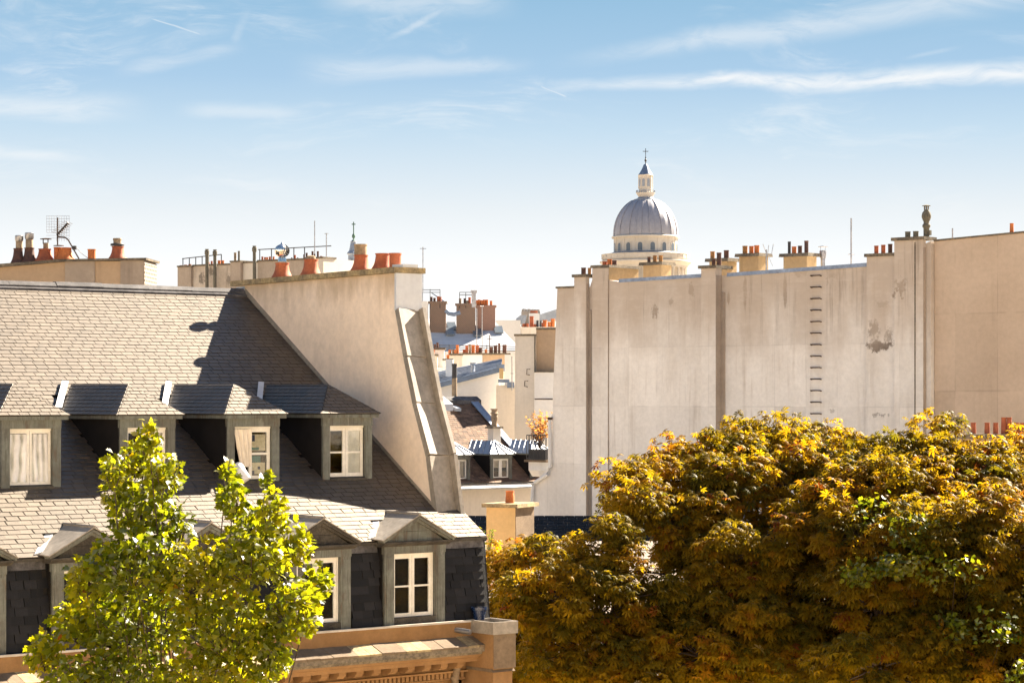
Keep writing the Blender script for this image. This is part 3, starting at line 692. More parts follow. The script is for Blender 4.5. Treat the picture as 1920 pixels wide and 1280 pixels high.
UP = []
for i, xc in enumerate(dormer_x):
    zb = rz(TF) - 0.0
    do, (wx0, wx1, wz0, wz1) = hip_dormer(bld, xc, TF, zb, 1.24, 19.6, 20.2, rz, SL, rs=i)
    UP.append((do, wx0, wx1, wz0, wz1))
    yw = TF + 0.09
    MB().box(wx0, wx1, yw - 0.012, yw + 0.06, wz1 - 0.045, wz1).build('window_frame', 'sash', do)
    if i == 0:
        casement(do, wx0, wx1, yw - 0.005, wz0, wz1 - 0.045, bars=0, fw=0.045)
        xm = (wx0 + wx1) / 2
        drape(do, wx0 + 0.05, xm - 0.05, yw + 0.012, wz0 + 0.06, wz1 - 0.10, folds=2, depth=0.011, seed=2)
        drape(do, xm + 0.05, wx1 - 0.05, yw + 0.012, wz0 + 0.06, wz1 - 0.10, folds=3, depth=0.011, seed=5)
    elif i == 1:
        casement(do, wx0, wx1, yw, wz0, wz1 - 0.045, bars=1)
        drape(do, (wx0 + wx1) / 2 + 0.05, wx1 - 0.05, yw + 0.09, wz0 + 0.05, wz1 - 0.07, m='linen', folds=3, depth=0.02, seed=7)
    elif i == 2:
        xm = (wx0 + wx1) / 2 - 0.06
        casement(do, xm, xm + (wx1 - xm) * 2, yw, wz0, wz1 - 0.045, bars=1) if False else None
        m = MB(); fw = 0.07; a, b = xm + 0.004, wx1
        m.box(a, a + fw, yw, yw + 0.045, wz0, wz1 - 0.045).box(b - fw, b, yw, yw + 0.045, wz0, wz1 - 0.045)
        m.box(a + fw, b - fw, yw + 0.003, yw + 0.045, wz0, wz0 + fw).box(a + fw, b - fw, yw + 0.003, yw + 0.045, wz1 - 0.045 - fw, wz1 - 0.045)
        zm = (wz0 + wz1) / 2 - 0.02; m.box(a + fw, b - fw, yw + 0.006, yw + 0.04, zm - 0.022, zm + 0.022)
        m.build('casement', 'sash', do)
        for c, e in ((wz0 + fw, zm - 0.02), (zm + 0.02, wz1 - 0.05 - fw)): MB().box(a + fw - 0.01, b - fw + 0.01, yw + 0.02, yw + 0.026, c, e).build('pane', 'pane', do)
        sh = [(a + fw + 0.02, b - fw - 0.01, zm + 0.06, wz1 - 0.16, 'poster'), (a + fw + 0.03, b - fw - 0.02, wz0 + 0.10, zm - 0.18, 'poster')]
        for (pa, pb, pc, pd, pm) in sh: MB().box(pa, pb, yw + 0.05, yw + 0.053, pc, pd).build('pinned_paper', pm, do)
        marks = [(0.0, 0.1, 0.25, 0.38, 'poster_blue'), (0.02, 0.2, 0.07, 0.13, 'poster_teal'), (0.0, 0.27, 0.44, 0.5, 'poster_red'), (0.04, 0.24, -0.18, -0.05, 'poster_teal'), (0.03, 0.09, -0.42, -0.34, 'poster_blue'), (0.17, 0.23, -0.32, -0.26, 'poster_blue'), (0.02, 0.25, -0.5, -0.45, 'poster_teal')]
        for (pa, pb, pc, pd, pm) in marks: MB().box(a + fw + pa, a + fw + pb, yw + 0.045, yw + 0.048, zm + pc, zm + pd).build('printed_note', pm, do)
        drape(do, wx0 - 0.01, xm + 0.03, yw - 0.05, wz0 + 0.25, wz1 - 0.05, m='linen', folds=4, depth=0.025, seed=3, taper=0.16)
    else:
        casement(do, wx0, wx1, yw, wz0, wz1 - 0.045, bars=1, fw=0.062)
        drape(do, (wx0 + wx1) / 2 + 0.07, wx1 - 0.03, yw + 0.055, wz0 + 0.05, wz1 - 0.07, folds=2, depth=0.01, seed=9)
# bolster hanging out of the third window
o = thing('bolster_pillow', 'white rolled bolster hanging over the sill of the dormer window with draped cream curtain', 'pillow')
p0 = B.hit(447, 874, (0, 1, 0), TF - 0.02); p1 = B.hit(452, 884, (0, 1, 0), TF - 0.2); p2 = B.hit(462, 900, (0, 1, 0), TF - 0.3)
o.location = (B.X, B.Y, 0); o.rotation_euler = (0, 0, rad(B.ang))
MB().tube([p0, p1, p2], 0.105, 12).build('case', 'curtain', o, True)

# ---- lower dormers
for i, xc in enumerate(low_x):
    W = 1.52; x0, x1 = xc - W / 2, xc + W / 2; yf = -0.26; zb = ZG + 0.03; ze = 17.0; za = 17.5
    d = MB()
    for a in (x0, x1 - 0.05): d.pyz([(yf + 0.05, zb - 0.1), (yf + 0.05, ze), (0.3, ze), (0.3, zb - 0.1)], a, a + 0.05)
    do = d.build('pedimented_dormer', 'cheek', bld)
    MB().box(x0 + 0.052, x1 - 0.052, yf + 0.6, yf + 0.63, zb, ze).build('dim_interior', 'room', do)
    jw = 0.235
    for a in (x0, x1 - jw):
        j = MB().box(a, a + jw, yf, yf + 0.09, zb - 0.02, ze - 0.2); j.box(a + 0.04, a + jw - 0.04, yf - 0.014, yf + 0.003, zb + 0.05, ze - 0.26)
        j.build('jamb_board', 'joinery', do)
    MB().box(x0 - 0.01, x1 + 0.01, yf - 0.012, yf + 0.09, ze - 0.2, ze - 0.05).build('lintel_board', 'joinery', do)
    cn = MB(); cn.pyz([(yf - 0.015, ze - 0.05), (yf - 0.06, ze - 0.02), (yf - 0.13, ze + 0.015), (yf - 0.13, ze + 0.05), (0.1, ze + 0.05), (0.1, ze - 0.05)], x0 - 0.09, x1 + 0.09)
    cn.build('cornice_moulding', 'old_wood', do)
    tz = ze + 0.05
    tw = W / 2 - 0.06
    for k in range(2):                                    # boards of the tympanum
        z0, z1 = tz + k * 0.2, min(tz + (k + 1) * 0.2 - 0.006, za - 0.06)
        w0, w1 = tw * (1 - (z0 - tz) / (za - tz)), tw * (1 - (z1 - tz) / (za - tz))
        MB().pxz([(xc - w0, z0), (xc + w0, z0), (xc + w1, z1), (xc - w1, z1)], yf - 0.02, yf + 0.02).build('tympanum_board', 'joinery' if i == 4 else 'old_wood', do)
    for s_ in (-1, 1):                                    # raking mouldings
        e0 = (xc + s_ * (W / 2 + 0.12), tz - 0.01); e1 = (xc, za)
        dx, dz = e1[0] - e0[0], e1[1] - e0[1]; L = math.hypot(dx, dz); nx, nz = (-dz / L, dx / L) if s_ > 0 else (dz / L, -dx / L)
        if nz < 0: nx, nz = -nx, -nz
        mb = MB()
        mb.pxz([(e0[0], e0[1]), (e1[0], e1[1]), (e1[0], e1[1] + 0.05), (e0[0] + nx * 0.05, e0[1] + nz * 0.05)], yf - 0.15, yf + 0.05)
        mb.pxz([(e0[0] - s_ * 0.08, e0[1] - 0.0), (e1[0], e1[1] - 0.06), (e1[0], e1[1] - 0.001), (e0[0], e0[1] - 0.001)], yf - 0.09, yf + 0.05)
        mb.build('raking_moulding', 'old_wood' if i == 3 else 'joinery', do)
    rf = MB(); zr2 = za + 0.07; yb = (zr2 - ZB) / SL + 0.15
    for s_ in (-1, 1):
        xe = xc + s_ * (W / 2 + 0.16); zl = tz + 0.03; ybe = (zl - ZB) / SL + 0.3
        P = [Vector((xc, yf - 0.17, zr2)), Vector((xe, yf - 0.17, zl)), Vector((xe, max(ybe, 0.1), zl + 0.03)), Vector((xc, yb, zr2))]
        rf.ext(P, (0, 0, 0.022))
    rf.build('zinc_roof', 'old_zinc', do)
    zl = tz + 0.06; yl = (zl - ZB) / SL + 0.12; xe = xc - (W / 2 + 0.16)
    MB().ext([(xe - 0.10, yl - 0.22, zl - 0.02), (xe + 0.06, yl - 0.22, zl + 0.02), (xc + 0.02, yb, zr2 + 0.03), (xc - 0.17, yb, zr2 + 0.02)], (0, -0.01, 0.03)).build('side_flashing', 'white_zinc', do)
    MB().tube([(xc, yf - 0.18, zr2 + 0.025), (xc, yb, zr2 + 0.03)], 0.03, 6).build('ridge_roll', 'old_zinc', do)
    wx0, wx1, wz0, wz1 = x0 + jw, x1 - jw, zb + 0.12, ze - 0.2
    MB().box(x0 + jw, x1 - jw, yf - 0.0, yf + 0.14, zb - 0.02, wz0).build('sill', 'old_wood', do)
    MB().box(wx0, wx0 + 0.035, yf + 0.1, yf + 0.17, wz0, wz1).box(wx1 - 0.035, wx1, yf + 0.1, yf + 0.17, wz0, wz1).box(wx0 + 0.036, wx1 - 0.036, yf + 0.1, yf + 0.17, wz1 - 0.05, wz1).build('window_frame', 'sash', do)
    if i == 1: continue
    casement(do, wx0 + 0.036, wx1 - 0.036, yf + 0.11, wz0 + 0.005, wz1 - 0.052, bars=1, fw=0.058)
    if i == 4: drape(do, wx1 - 0.3, wx1 - 0.2, yf + 0.3, wz0 + 0.02, wz0 + 0.32, folds=1, name='white_cloth', seed=4)
# lead skirt above the steep slates
for xa, xb in zip([XL] + [x + 0.8 for x in low_x], [x - 0.8 for x in low_x] + [0.0]):
    if xb - xa > 0.2: MB().pyz([(-0.07, ZB - 0.24), (-0.045, ZB - 0.09), (0.0, ZB - 0.09), (-0.02, ZB - 0.24)], xa, xb).build('lead_skirt', 'lead', bld)
# corner strip at the hip edge
MB().ext([(0.0, -0.2, ZG), (0.07, -0.2, ZG), (0.06, -0.03, ZB - 0.1), (0.0, -0.03, ZB - 0.1)], (0, 0.12, 0)).build('corner_strip', 'dark_slate', bld)
# ---- gutter, ledge, cornice
MB().pyz([(-0.42, ZG - 0.02), (-0.42, ZG + 0.02), (-0.385, ZG + 0.025), (-0.385, ZG - 0.02)], XL, -0.5).build('gutter_lip', 'gutter', bld)
MB().box(XL, -0.5, -0.40, 0.0, ZG - 0.32, ZG - 0.02).build('gutter_face', 'stone', bld)
MB().box(XL, -0.5, -0.384, -0.16, ZG - 0.019, ZG - 0.01).build('gutter_bed', 'lead', bld)
xs = XL
zl0, zl1 = ZG - 0.31, ZG - 0.50
while xs < -0.6:                                         # tiles of the weathered ledge
    xe = min(xs + 0.30 + R.uniform(-0.02, 0.02), -0.56)
    q = R.uniform(0, 0.014)
    MB().pyz([(-0.40, zl0 - 0.03), (-0.40, zl0 + q), (-0.82, zl1 + 0.035 + q), (-0.82, zl1)], xs + 0.004, xe - 0.004).build('ledge_tile', 'pale_stone' if R.random() < 0.75 else 'ochre_coping', bld)
    xs = xe
MB().pyz([(0, zl0 - 0.03), (-0.4, zl0 - 0.03), (-0.81, zl1 - 0.002), (-0.81, zl1 - 0.09), (-0.74, zl1 - 0.10), (-0.72, zl1 - 0.15), (0, zl1 - 0.15)], XL, -0.56).build('cornice_crown', 'coping', bld)
zc = zl1 - 0.151
MB().pyz([(0, zc), (-0.70, zc), (-0.69, zc - 0.05), (-0.62, zc - 0.07), (-0.60, zc - 0.15), (-0.54, zc - 0.16), (0, zc - 0.16)], XL, -0.56).build('cornice_bed', 'stone', bld)
zm = zc - 0.161
xs = -0.95
while xs > -6.2:
    MB().pyz([(-0.20, zm), (-0.52, zm), (-0.52, zm - 0.06), (-0.42, zm - 0.13), (-0.20, zm - 0.15)], xs - 0.085, xs + 0.085).build('modillion', 'stone', bld)
    MB().lathe([(0.0, 0), (0.075, 0.01), (0.06, 0.03), (0.02, 0.04)], 0, 0, 10, cap=False).build('rosette', 'stone', bld, True).matrix_local = Matrix.Translation((xs - 0.21, -0.19, zm - 0.08)) @ Matrix.Rotation(rad(90), 4, 'X')
    xs -= 0.42
MB().box(XL, -0.56, -0.18, 0.0, zm - 0.2, zm - 0.0).build('frieze', 'stone', bld)
zd = zm - 0.22
MB().pyz([(0, zd + 0.02), (-0.27, zd + 0.02), (-0.25, zd - 0.02), (-0.13, zd - 0.03), (0, zd - 0.03)], XL, -0.56).build('dentil_band', 'stone', bld)
xs = -0.66
for k in range(50):
    MB().box(xs - 0.032, xs + 0.032, -0.20, -0.10, zd - 0.13, zd - 0.03).build('dentil', 'stone', bld); xs -= 0.108
MB().pyz([(0, zd - 0.03), (-0.10, zd - 0.03), (-0.10, zd - 0.14), (-0.15, zd - 0.145), (-0.15, zd - 0.18), (-0.06, zd - 0.2), (0, zd - 0.2)], XL, -0.56).build('string_moulding', 'stone', bld)
xs = -0.75
for k in range(8):                                        # ashlar blocks under the cornice
    for j in range(3):
        z1 = zd - 0.21 - j * 0.45
        MB().box(xs - 1.15 + 0.004, xs - 0.004, -0.03 + R.uniform(-0.004, 0.004), 0.05, z1 - 0.44, z1).build('ashlar_block', 'stone', bld)
    xs -= 1.15
# ---- party-wall pier at the corner
pr = MB().box(-0.556, 0.0, -1.09, 0.0, 14.42, 15.13).build('corner_pier', 'stone', bld)
MB().box(-0.553, 0.02, -1.102, -0.5, 14.43, 15.125).build('pier_face', 'pale_stone', pr)
MB().box(-0.53, -0.03, -1.05, 0.0, 0, 14.42).build('pier_shaft', 'stone', pr)
MB().pyz([(-1.10, 14.36), (-1.04, 14.42), (-0.2, 14.42), (-0.2, 14.36)], -0.57, 0.01).build('pier_moulding', 'pale_stone', pr)
bx = MB().box(-0.6, 0.05, -1.14, -1.10, 15.13, 15.38).box(-0.6, 0.05, -0.28, -0.24, 15.13, 15.38).box(-0.6, -0.56, -1.099, -0.281, 15.13, 15.38).box(0.01, 0.05, -1.099, -0.281, 15.13, 15.38).box(-0.56, 0.01, -1.099, -0.281, 15.14, 15.2)
bx.build('lead_box', 'old_zinc', pr)
MB().tube([(-0.98, -0.38, 15.2), (-0.86, -0.72, 15.17)], 0.055, 12).build('overflow_spout', 'steel', bld, True)
dp = MB().tube([(-0.88, -0.32, zm - 0.1), (-0.88, -0.24, zm - 0.35), (-0.88, -0.22, 12)], 0.075, 12); dp.lathe([(0.095, zm - 0.38), (0.095, zm - 0.32)], -0.88, -0.23, 12)
dp.build('downpipe', 'pale_stone', bld, True)
# blue pot standing on the gutter corner
px_, pz_ = B.on_y(898, 1161, -0.32)
o = thing('flower_pot', 'dark blue glazed flower pot standing at the corner of the mansard gutter', 'flower pot', (B.X + px_ * B.c + 0.32 * B.s, B.Y + px_ * B.s - 0.32 * B.c, pz_))
MB().lathe([(0.11, 0), (0.145, 0.2), (0.165, 0.205), (0.165, 0.26), (0.145, 0.26), (0.14, 0.21)], 0, 0, 20).build('pot_body', 'blue_glaze', o, True)
MB().lathe([(0.14, 0.2), (0.0, 0.215)], 0, 0, 16, cap=False).build('soil', 'soil', o)

# ------------------------------------------------------------------ 2 the long blind party wall on the right
W = Frame(580 / F_PX * 100, 100.0, -40.0)
WX = lambda u, v=600, y=0.0: W.on_y(u, v, y)[0]
WZ = lambda u, v, y=0.0: W.on_y(u, v, y)[1]
sp = []
for (u, v, ru, rv, amt) in ((1692, 541, 16, 18, 0.85), (1652, 648, 24, 10, 0.9), (1642, 618, 10, 20, 0.6), (1668, 632, 8, 16, 0.6), (1397, 548, 4, 34, 0.95), (1472, 545, 4, 36, 0.8), (1296, 545, 6, 14, 0.7), (1228, 583, 6, 13, 0.7), (1258, 565, 4, 8, 0.6),
                           (1366, 558, 3, 14, 0.9), (1560, 512, 12, 16, 0.5), (1500, 512, 14, 8, 0.5), (1332, 622, 8, 8, 0.5), (1655, 778, 14, 4, 0.5), (1655, 570, 12, 8, 0.4), (1560, 770, 6, 4, 0.35)):
    x, z = W.on_y(u, v); x2, z2 = W.on_y(u + ru, v - rv); sp.append((x, 0, z, abs(x2 - x) * 1.5, abs(z2 - z) * 1.45, min(1, amt * 1.15), (0.14, 0.115, 0.10)))
def wall_extra(t, oc, c):
    """rendered wall: greyer and dirtier towards the top, faint trowel clouds"""
    s_ = t.new('ShaderNodeSeparateXYZ'); t.put(s_.inputs[0], oc)
    n = t.noise(t.scale(oc, (0.45, 0.45, 0.16)), 1.0, 6, 0.6)
    k = t.mapr(t.math('ADD', s_.outputs[2], t.math('MULTIPLY', t.math('SUBTRACT', n, 0.5), 9.0)), 20.5, 25.0)
    c = t.mix(t.math('MULTIPLY', k, 0.85), c, (0.47, 0.38, 0.30))
    dr = t.noise(t.scale(oc, (2.4, 2.4, 0.11)), 1.0, 6, 0.7)
    dk = t.math('MULTIPLY', t.mapr(dr, 0.54, 0.70), t.mapr(s_.outputs[2], 20.8, 24.6))
    c = t.mix(t.math('MULTIPLY', dk, 0.6), c, (0.23, 0.185, 0.15))
    n2 = t.noise(t.scale(oc, (1, 1, 2.4)), 1.4, 8, 0.72)
    return t.mix(t.math('MULTIPLY', t.mapr(n2, 0.45, 0.72), 0.16), c, (0.84, 0.79, 0.73))
MT['blind_wall'] = mat('blind_wall_plaster', (0.86, 0.82, 0.77), 0.92, 0.15, (0.77, 0.725, 0.67), 0.3, 0.08, 5, streak=0.6, streak_col=(0.42, 0.34, 0.27), spots=sp, joints=(1.55, 2.6, 0.4), bump=0.3, bscale=10, extra=wall_extra)
sp2 = []
for (u, v, ru, rv, amt) in ((1780, 470, 20, 12, 0.4), (1786, 478, 8, 14, 0.6), (1822, 474, 10, 10, 0.5), (1868, 485, 6, 14, 0.6), (1872, 463, 3, 9, 0.6), (1910, 475, 5, 8, 0.6), (1750, 560, 7, 110, 0.45), (1850, 470, 50, 14, 0.3)):
    x, z = W.on_y(u, v); x2, z2 = W.on_y(u + ru, v - rv); sp2.append((x, 0, z, abs(x2 - x) * 1.4, abs(z2 - z) * 1.4, amt, (0.20, 0.145, 0.10)))
MT['tan_wall'] = mat('tan_plaster', (0.60, 0.475, 0.365), 0.92, 0.15, (0.52, 0.405, 0.305), 0.3, 0.07, 5, streak=0.3, streak_col=(0.28, 0.20, 0.14), spots=sp2, joints=(1.9, 3.1, 0.45), bump=0.3, bscale=10)
pw = thing_at(W, 'blind_wall_building', 'long pale blind party wall with iron rungs, sloping zinc coping and chimney stacks', 'building')
def q(u, v): return W.on_y(u, v)
left_edge = [q(1000, 1010), q(1001, 905), q(1033, 872), q(1036, 760), q(1041, 640), q(1045, 541)]
top = [q(1084, 538), q(1106, 538), q(1112, 520), q(1160, 528), q(1326, 518), q(1362, 516), q(1628, 497), q(1682, 480), q(1745, 452)]
ze_ = q(1745, 452)
body = [(left_edge[0][0], 0)] + left_edge + top + [(ze_[0], 0)]
MB().pxz(body, 0.0, 0.55).build('party_wall', 'blind_wall', pw)
xl, xr = left_edge[5][0] + 0.5, ze_[0]
MB().pxz([(xl, 0), (xl, 22.6), (xr, 24.6), (xr, 0)], 0.56, 11).build('rear_block', 'white_wall', pw)
def flue(u0, u1, vt, d, u_pots, name='flue_breast', cap=None, capo=0.1, m='blind_wall', side='grey_plaster'):
    x0, x1 = WX(u0, vt), WX(u1, vt); zt_ = WZ((u0 + u1) / 2, vt)
    s = MB().box(x0, x1, -d, -0.003, 0, zt_).build(name, m, pw)
    MB().box(x1 - 0.002, x1 + 0.02, -d + 0.012, -0.004, 0, zt_ - 0.3).build('grey_flank', 'grey_plaster', s)  # thin grey sheet over the right face of the breast
    if cap:
        c = MB(); c.box(x0 - capo, x1 + capo, -d - capo, 0.7, zt_, zt_ + 0.13); c.build('cap_slab', 'coping', s)
    for (u, vb, vt2, wpx, m2) in u_pots:
        x = WX(u, vb, -d / 2 + 0.15); y = -d / 2 + 0.2; zb_ = zt_ + 0.13; h = max(0.2, (vb - vt2) / F_PX * 100)
        pot(s, x, y, zb_, wpx / F_PX * 100 / 2, h, m2)
    return s
flue(1083, 1105, 520, 0.25, [(1093, 519, 505, 10, 'brown_pot'), (1104, 519, 506, 7, 'ochre_pot')], cap=True, capo=0.08)
b = WX(1105, 620); MB().box(b + 0.021, b + 0.13, -0.06, -0.002, 0, 23.8).build('grey_strip', 'grey_plaster', pw)  # narrow grey strip just right of the first flue
flue(1112, 1141, 503, 0.06, [], cap=None)
st = stack(pw, WX(1112, 510) , WX(1141, 510) + 0.01, 0.0, 2.2, 24.4, WZ(1126, 502), 'blind_wall', over=0.1, side='stack_ochre')
for u, vt_, m2 in ((1134, 488, 'terracotta'), (1143, 484, 'orange_pot'), (1152, 487, 'brown_pot')): pot(st, WX(u, 497, 1.0), 1.0, WZ(1126, 502) + 0.12, 0.11, (498 - vt_) / 45, m2)
flue(1326, 1353, 504, 0.45, [(1337, 499, 486, 7, 'brown_pot'), (1347, 499, 474, 9, 'brown_pot')], cap=True)
MB().box(WX(1353, 600) + 0.021, WX(1353, 600) + 0.2, -0.08, -0.002, 0, 24.4).build('grey_strip', 'grey_plaster', pw)  # narrow grey strip beside the middle flue
flue(1628, 1682, 481, 0.12, [(1642, 476, 461, 8, 'terracotta'), (1655, 476, 460, 8, 'terracotta'), (1668, 476, 459, 8, 'brown_pot'), (1679, 476, 459, 6, 'brown_pot')], cap=True, capo=0.08)
fb = flue(1682, 1736, 451, 0.22, [(1701, 446, 435, 10, 'grey_pot'), (1716, 446, 435, 10, 'grey_pot')], cap=True, capo=0.1)
MB().box(WX(1720, 600), WX(1722, 600), -0.235, -0.219, 0, WZ(1720, 455)).build('joint_line', 'coping', fb)
ux, uz = WX(1737, 445, 0.25), WZ(1720, 451) + 0.13
uc = MB(); uc.lathe([(0.12, uz), (0.12, uz + 0.36), (0.14, uz + 0.4), (0.165, uz + 0.42), (0.165, uz + 0.5), (0.125, uz + 0.54), (0.11, uz + 0.62), (0.15, uz + 0.7), (0.19, uz + 0.8), (0.195, uz + 0.88), (0.165, uz + 1.0), (0.10, uz + 1.08), (0.09, uz + 1.12)], ux, 0.25, 18)
for a in range(4): uc.box(ux + 0.075 * math.cos(a * 1.571 + 0.6) - 0.02, ux + 0.075 * math.cos(a * 1.571 + 0.6) + 0.02, 0.25 + 0.075 * math.sin(a * 1.571 + 0.6) - 0.02, 0.25 + 0.075 * math.sin(a * 1.571 + 0.6) + 0.02, uz + 1.11, uz + 1.26)
uc.lathe([(0.175, uz + 1.26), (0.175, uz + 1.28), (0.03, uz + 1.32)], ux, 0.25, 16); uc.build('urn_cowl', 'grey_pot', fb, True)
MB().box(ux + 0.10, ux + 0.2, 0.17, 0.32, uz + 0.08, uz + 0.28).build('cowl_box', 'grey_pot', fb)
# zinc coping: lengths of folded sheet
def coping(u0, v0, u1, v1, n):
    a, b = q(u0, v0), q(u1, v1)
    for k in range(n):
        p, r = k / n, (k + 1) / n
        x0, x1 = a[0] + (b[0] - a[0]) * p + 0.006, a[0] + (b[0] - a[0]) * r - 0.006; z0, z1 = a[1] + (b[1] - a[1]) * p, a[1] + (b[1] - a[1]) * r
        m = MB(); y0, y1 = -0.07, 0.75
        P = [(x0, y0, z0 - 0.02), (x1, y0, z1 - 0.02), (x1, y0 + 0.02, z1 + 0.14), (x0, y0 + 0.02, z0 + 0.14), (x0, y1, z0 + 0.2), (x1, y1, z1 + 0.2), (x1, y1, z1 - 0.02), (x0, y1, z0 - 0.02)]
        m.solid(P, [(0, 1, 2, 3), (3, 2, 5, 4), (4, 5, 6, 7), (7, 6, 1, 0), (0, 3, 4, 7), (1, 6, 5, 2)])
        m.build('zinc_coping', 'coping_zinc', pw)
coping(1161, 529, 1325, 519, 6); coping(1364, 518, 1627, 499, 8)
a_ = q(1045, 541); b_ = q(1083, 538)
MB().box(a_[0] - 0.06, b_[0], -0.06, 0.6, a_[1], a_[1] + 0.09).build('wall_cap', 'coping', pw)
# stacks standing behind the coping
def rear(u0, u1, u2, vt, vb, pots, y=1.6, capk=0.15, m='stack_ochre'):
    fr0 = WX(u0, vt, y); fr1 = WX(u1, vt, y); zt_ = WZ(u0, vt, y); zb_ = WZ(u0, vb, y) - 2.0
    o2, d2 = None, 0.75
    s = stack(pw, fr0, fr1, y, y + d2, zb_, zt_, m, over=capk, capth=0.14)
    for (u, vb2, vt2, wpx, m2) in pots: pot(s, WX(u, vb2, y + 0.35), y + 0.35, zt_ + 0.14, wpx / 90, (vb2 - vt2) / 44.5, m2)
    return s
rear(1206, 1240, 1255, 498, 522, [(1217, 493, 481, 7, 'brown_pot'), (1228, 493, 479, 8, 'ochre_pot'), (1239, 493, 479, 8, 'ochre_pot')])
rear(1330, 1363, 1373, 491, 512, [(1336, 487, 472, 9, 'ochre_pot'), (1362, 487, 471, 10, 'brown_pot')])
rear(1386, 1422, 1432, 482, 508, [(1397, 477, 461, 10, 'ochre_pot'), (1409, 476, 461, 9, 'orange_pot'), (1419, 476, 460, 10, 'orange_pot')])
rear(1469, 1513, 1525, 482, 503, [(1480, 477, 453, 6, 'black_metal'), (1489, 477, 463, 9, 'orange_pot'), (1500, 476, 461, 8, 'brown_pot'), (1512, 475, 451, 8, 'brown_pot')])
# iron rungs
v = 517.0
while v < 800:
    x0, z = W.on_y(1522.5, v); x1, _ = W.on_y(1540, v)
    MB().tube([(x0, 0.02, z - 0.02), (x0, -0.13, z), (x1, -0.13, z), (x1, 0.02, z - 0.02)], 0.026, 6).build('rung', 'rust', pw)
    v += 21.5
# metal flue behind the coping
X, Y_ = 583 / F_PX * 103, 103.0
o = thing('metal_flue', 'slim galvanised flue with flat rain cap standing behind the blind wall coping', 'flue', (X, Y_, CZ + (H_PX - 500) / F_PX * 103 - 0.6))
MB().lathe([(0.1, 0), (0.1, 0.95), (0.13, 0.96), (0.15, 1.15), (0.15, 1.28), (0.09, 1.3)], 0, 0, 14).build('pipe', 'steel', o, True)
MB().lathe([(0.21, 1.44), (0.21, 1.46), (0.02, 1.51)], 0, 0, 14).build('rain_cap', 'steel', o, True)
MB().tube([(0.1, 0, 1.25), (0.1, 0, 1.46)], 0.012, 4).tube([(-0.1, 0, 1.25), (-0.1, 0, 1.46)], 0.012, 4).build('cap_stays', 'steel', o)
mast(1596, 409, 500, 104, 'tall thin whip mast rising behind the zinc coping right of the metal flue', 0.035, [(477, 6, 20)], m='steel')
mast(1786, 428, 460, 100, 'short thin mast above the tan wall at the right', 0.03, m='steel')
o = mast(1437, 468, 512, 103, 'small forked aerial between two ochre chimney stacks', 0.03, m='steel')
MB().tube([(0, 0, 0.75), (0.22, 0, 0.8), (0.3, 0, 1.25)], 0.015, 4).tube([(0.05, 0, 0.75), (0.1, 0, 1.2)], 0.015, 4).tube([(0.1, 0, 0.7), (0.28, 0, 0.3)], 0.015, 4).tube([(-0.02, 0, 0.9), (-0.15, 0, 1.25)], 0.015, 4).build('aerial_fork', 'steel', o)
# balcony, bracket, rain pipe at the left end
bx0, bz0 = W.on_y(996, 862, 0.35); bx1, bz1 = W.on_y(1031, 815, 0.35)
MB().pyz([(0.36, bz0 - 0.75), (0.1, bz0 - 0.45), (0.1, bz0 - 0.08), (1.9, bz0 - 0.08), (1.9, bz0 - 0.75)], bx0 + 0.05, bx1 + 0.12).build('balcony_bracket', 'white_wall', pw)
MB().box(bx0 - 0.1, bx1 + 0.1, -0.05, 2.0, bz0 - 0.079, bz0 + 0.02).build('balcony_slab', 'pale_stone', pw)
rl = MB(); zt_ = bz1
for y in (0.02,): rl.box(bx0, bx1, y - 0.02, y + 0.02, zt_ - 0.05, zt_).box(bx0, bx1, y - 0.02, y + 0.02, bz0 + 0.06, bz0 + 0.1)
rl.box(bx0 - 0.02, bx0 + 0.02, 0.021, 1.9, zt_ - 0.05, zt_)
rlo = rl.build('railing', 'black_metal', pw)
for k in range(9): MB().box(bx0 + (bx1 - bx0) * k / 8 - 0.012, bx0 + (bx1 - bx0) * k / 8 + 0.012, -0.012 + 0.02, 0.012 + 0.02, bz0 + 0.02, zt_ - 0.05).build('baluster', 'black_metal', rlo)
for k in range(7): MB().box(bx0 - 0.012, bx0 + 0.012, 0.2 + k * 0.25, 0.225 + k * 0.25, bz0 + 0.02, zt_ - 0.05).build('baluster', 'black_metal', rlo)
MB().box(bx0 + 0.06, bx1 - 0.06, 0.08, 0.5, bz0 + 0.03, bz0 + 0.5).build('planter', 'black_metal', rlo)
P = [W.hit(u, v, (0, 1, 0), -0.12) for u, v in ((1031, 786), (1031, 876), (1027, 889), (1003, 904), (999, 908), (997, 945))]
MB().tube(P, 0.085, 8).build('rain_pipe', 'white_wall', pw, True)
MB().lathe([(0.09, P[0][2] - 0.02), (0.13, P[0][2] + 0.06), (0.13, P[0][2] + 0.1)], P[0][0], -0.12, 10).build('pipe_hopper', 'rust', pw, True)
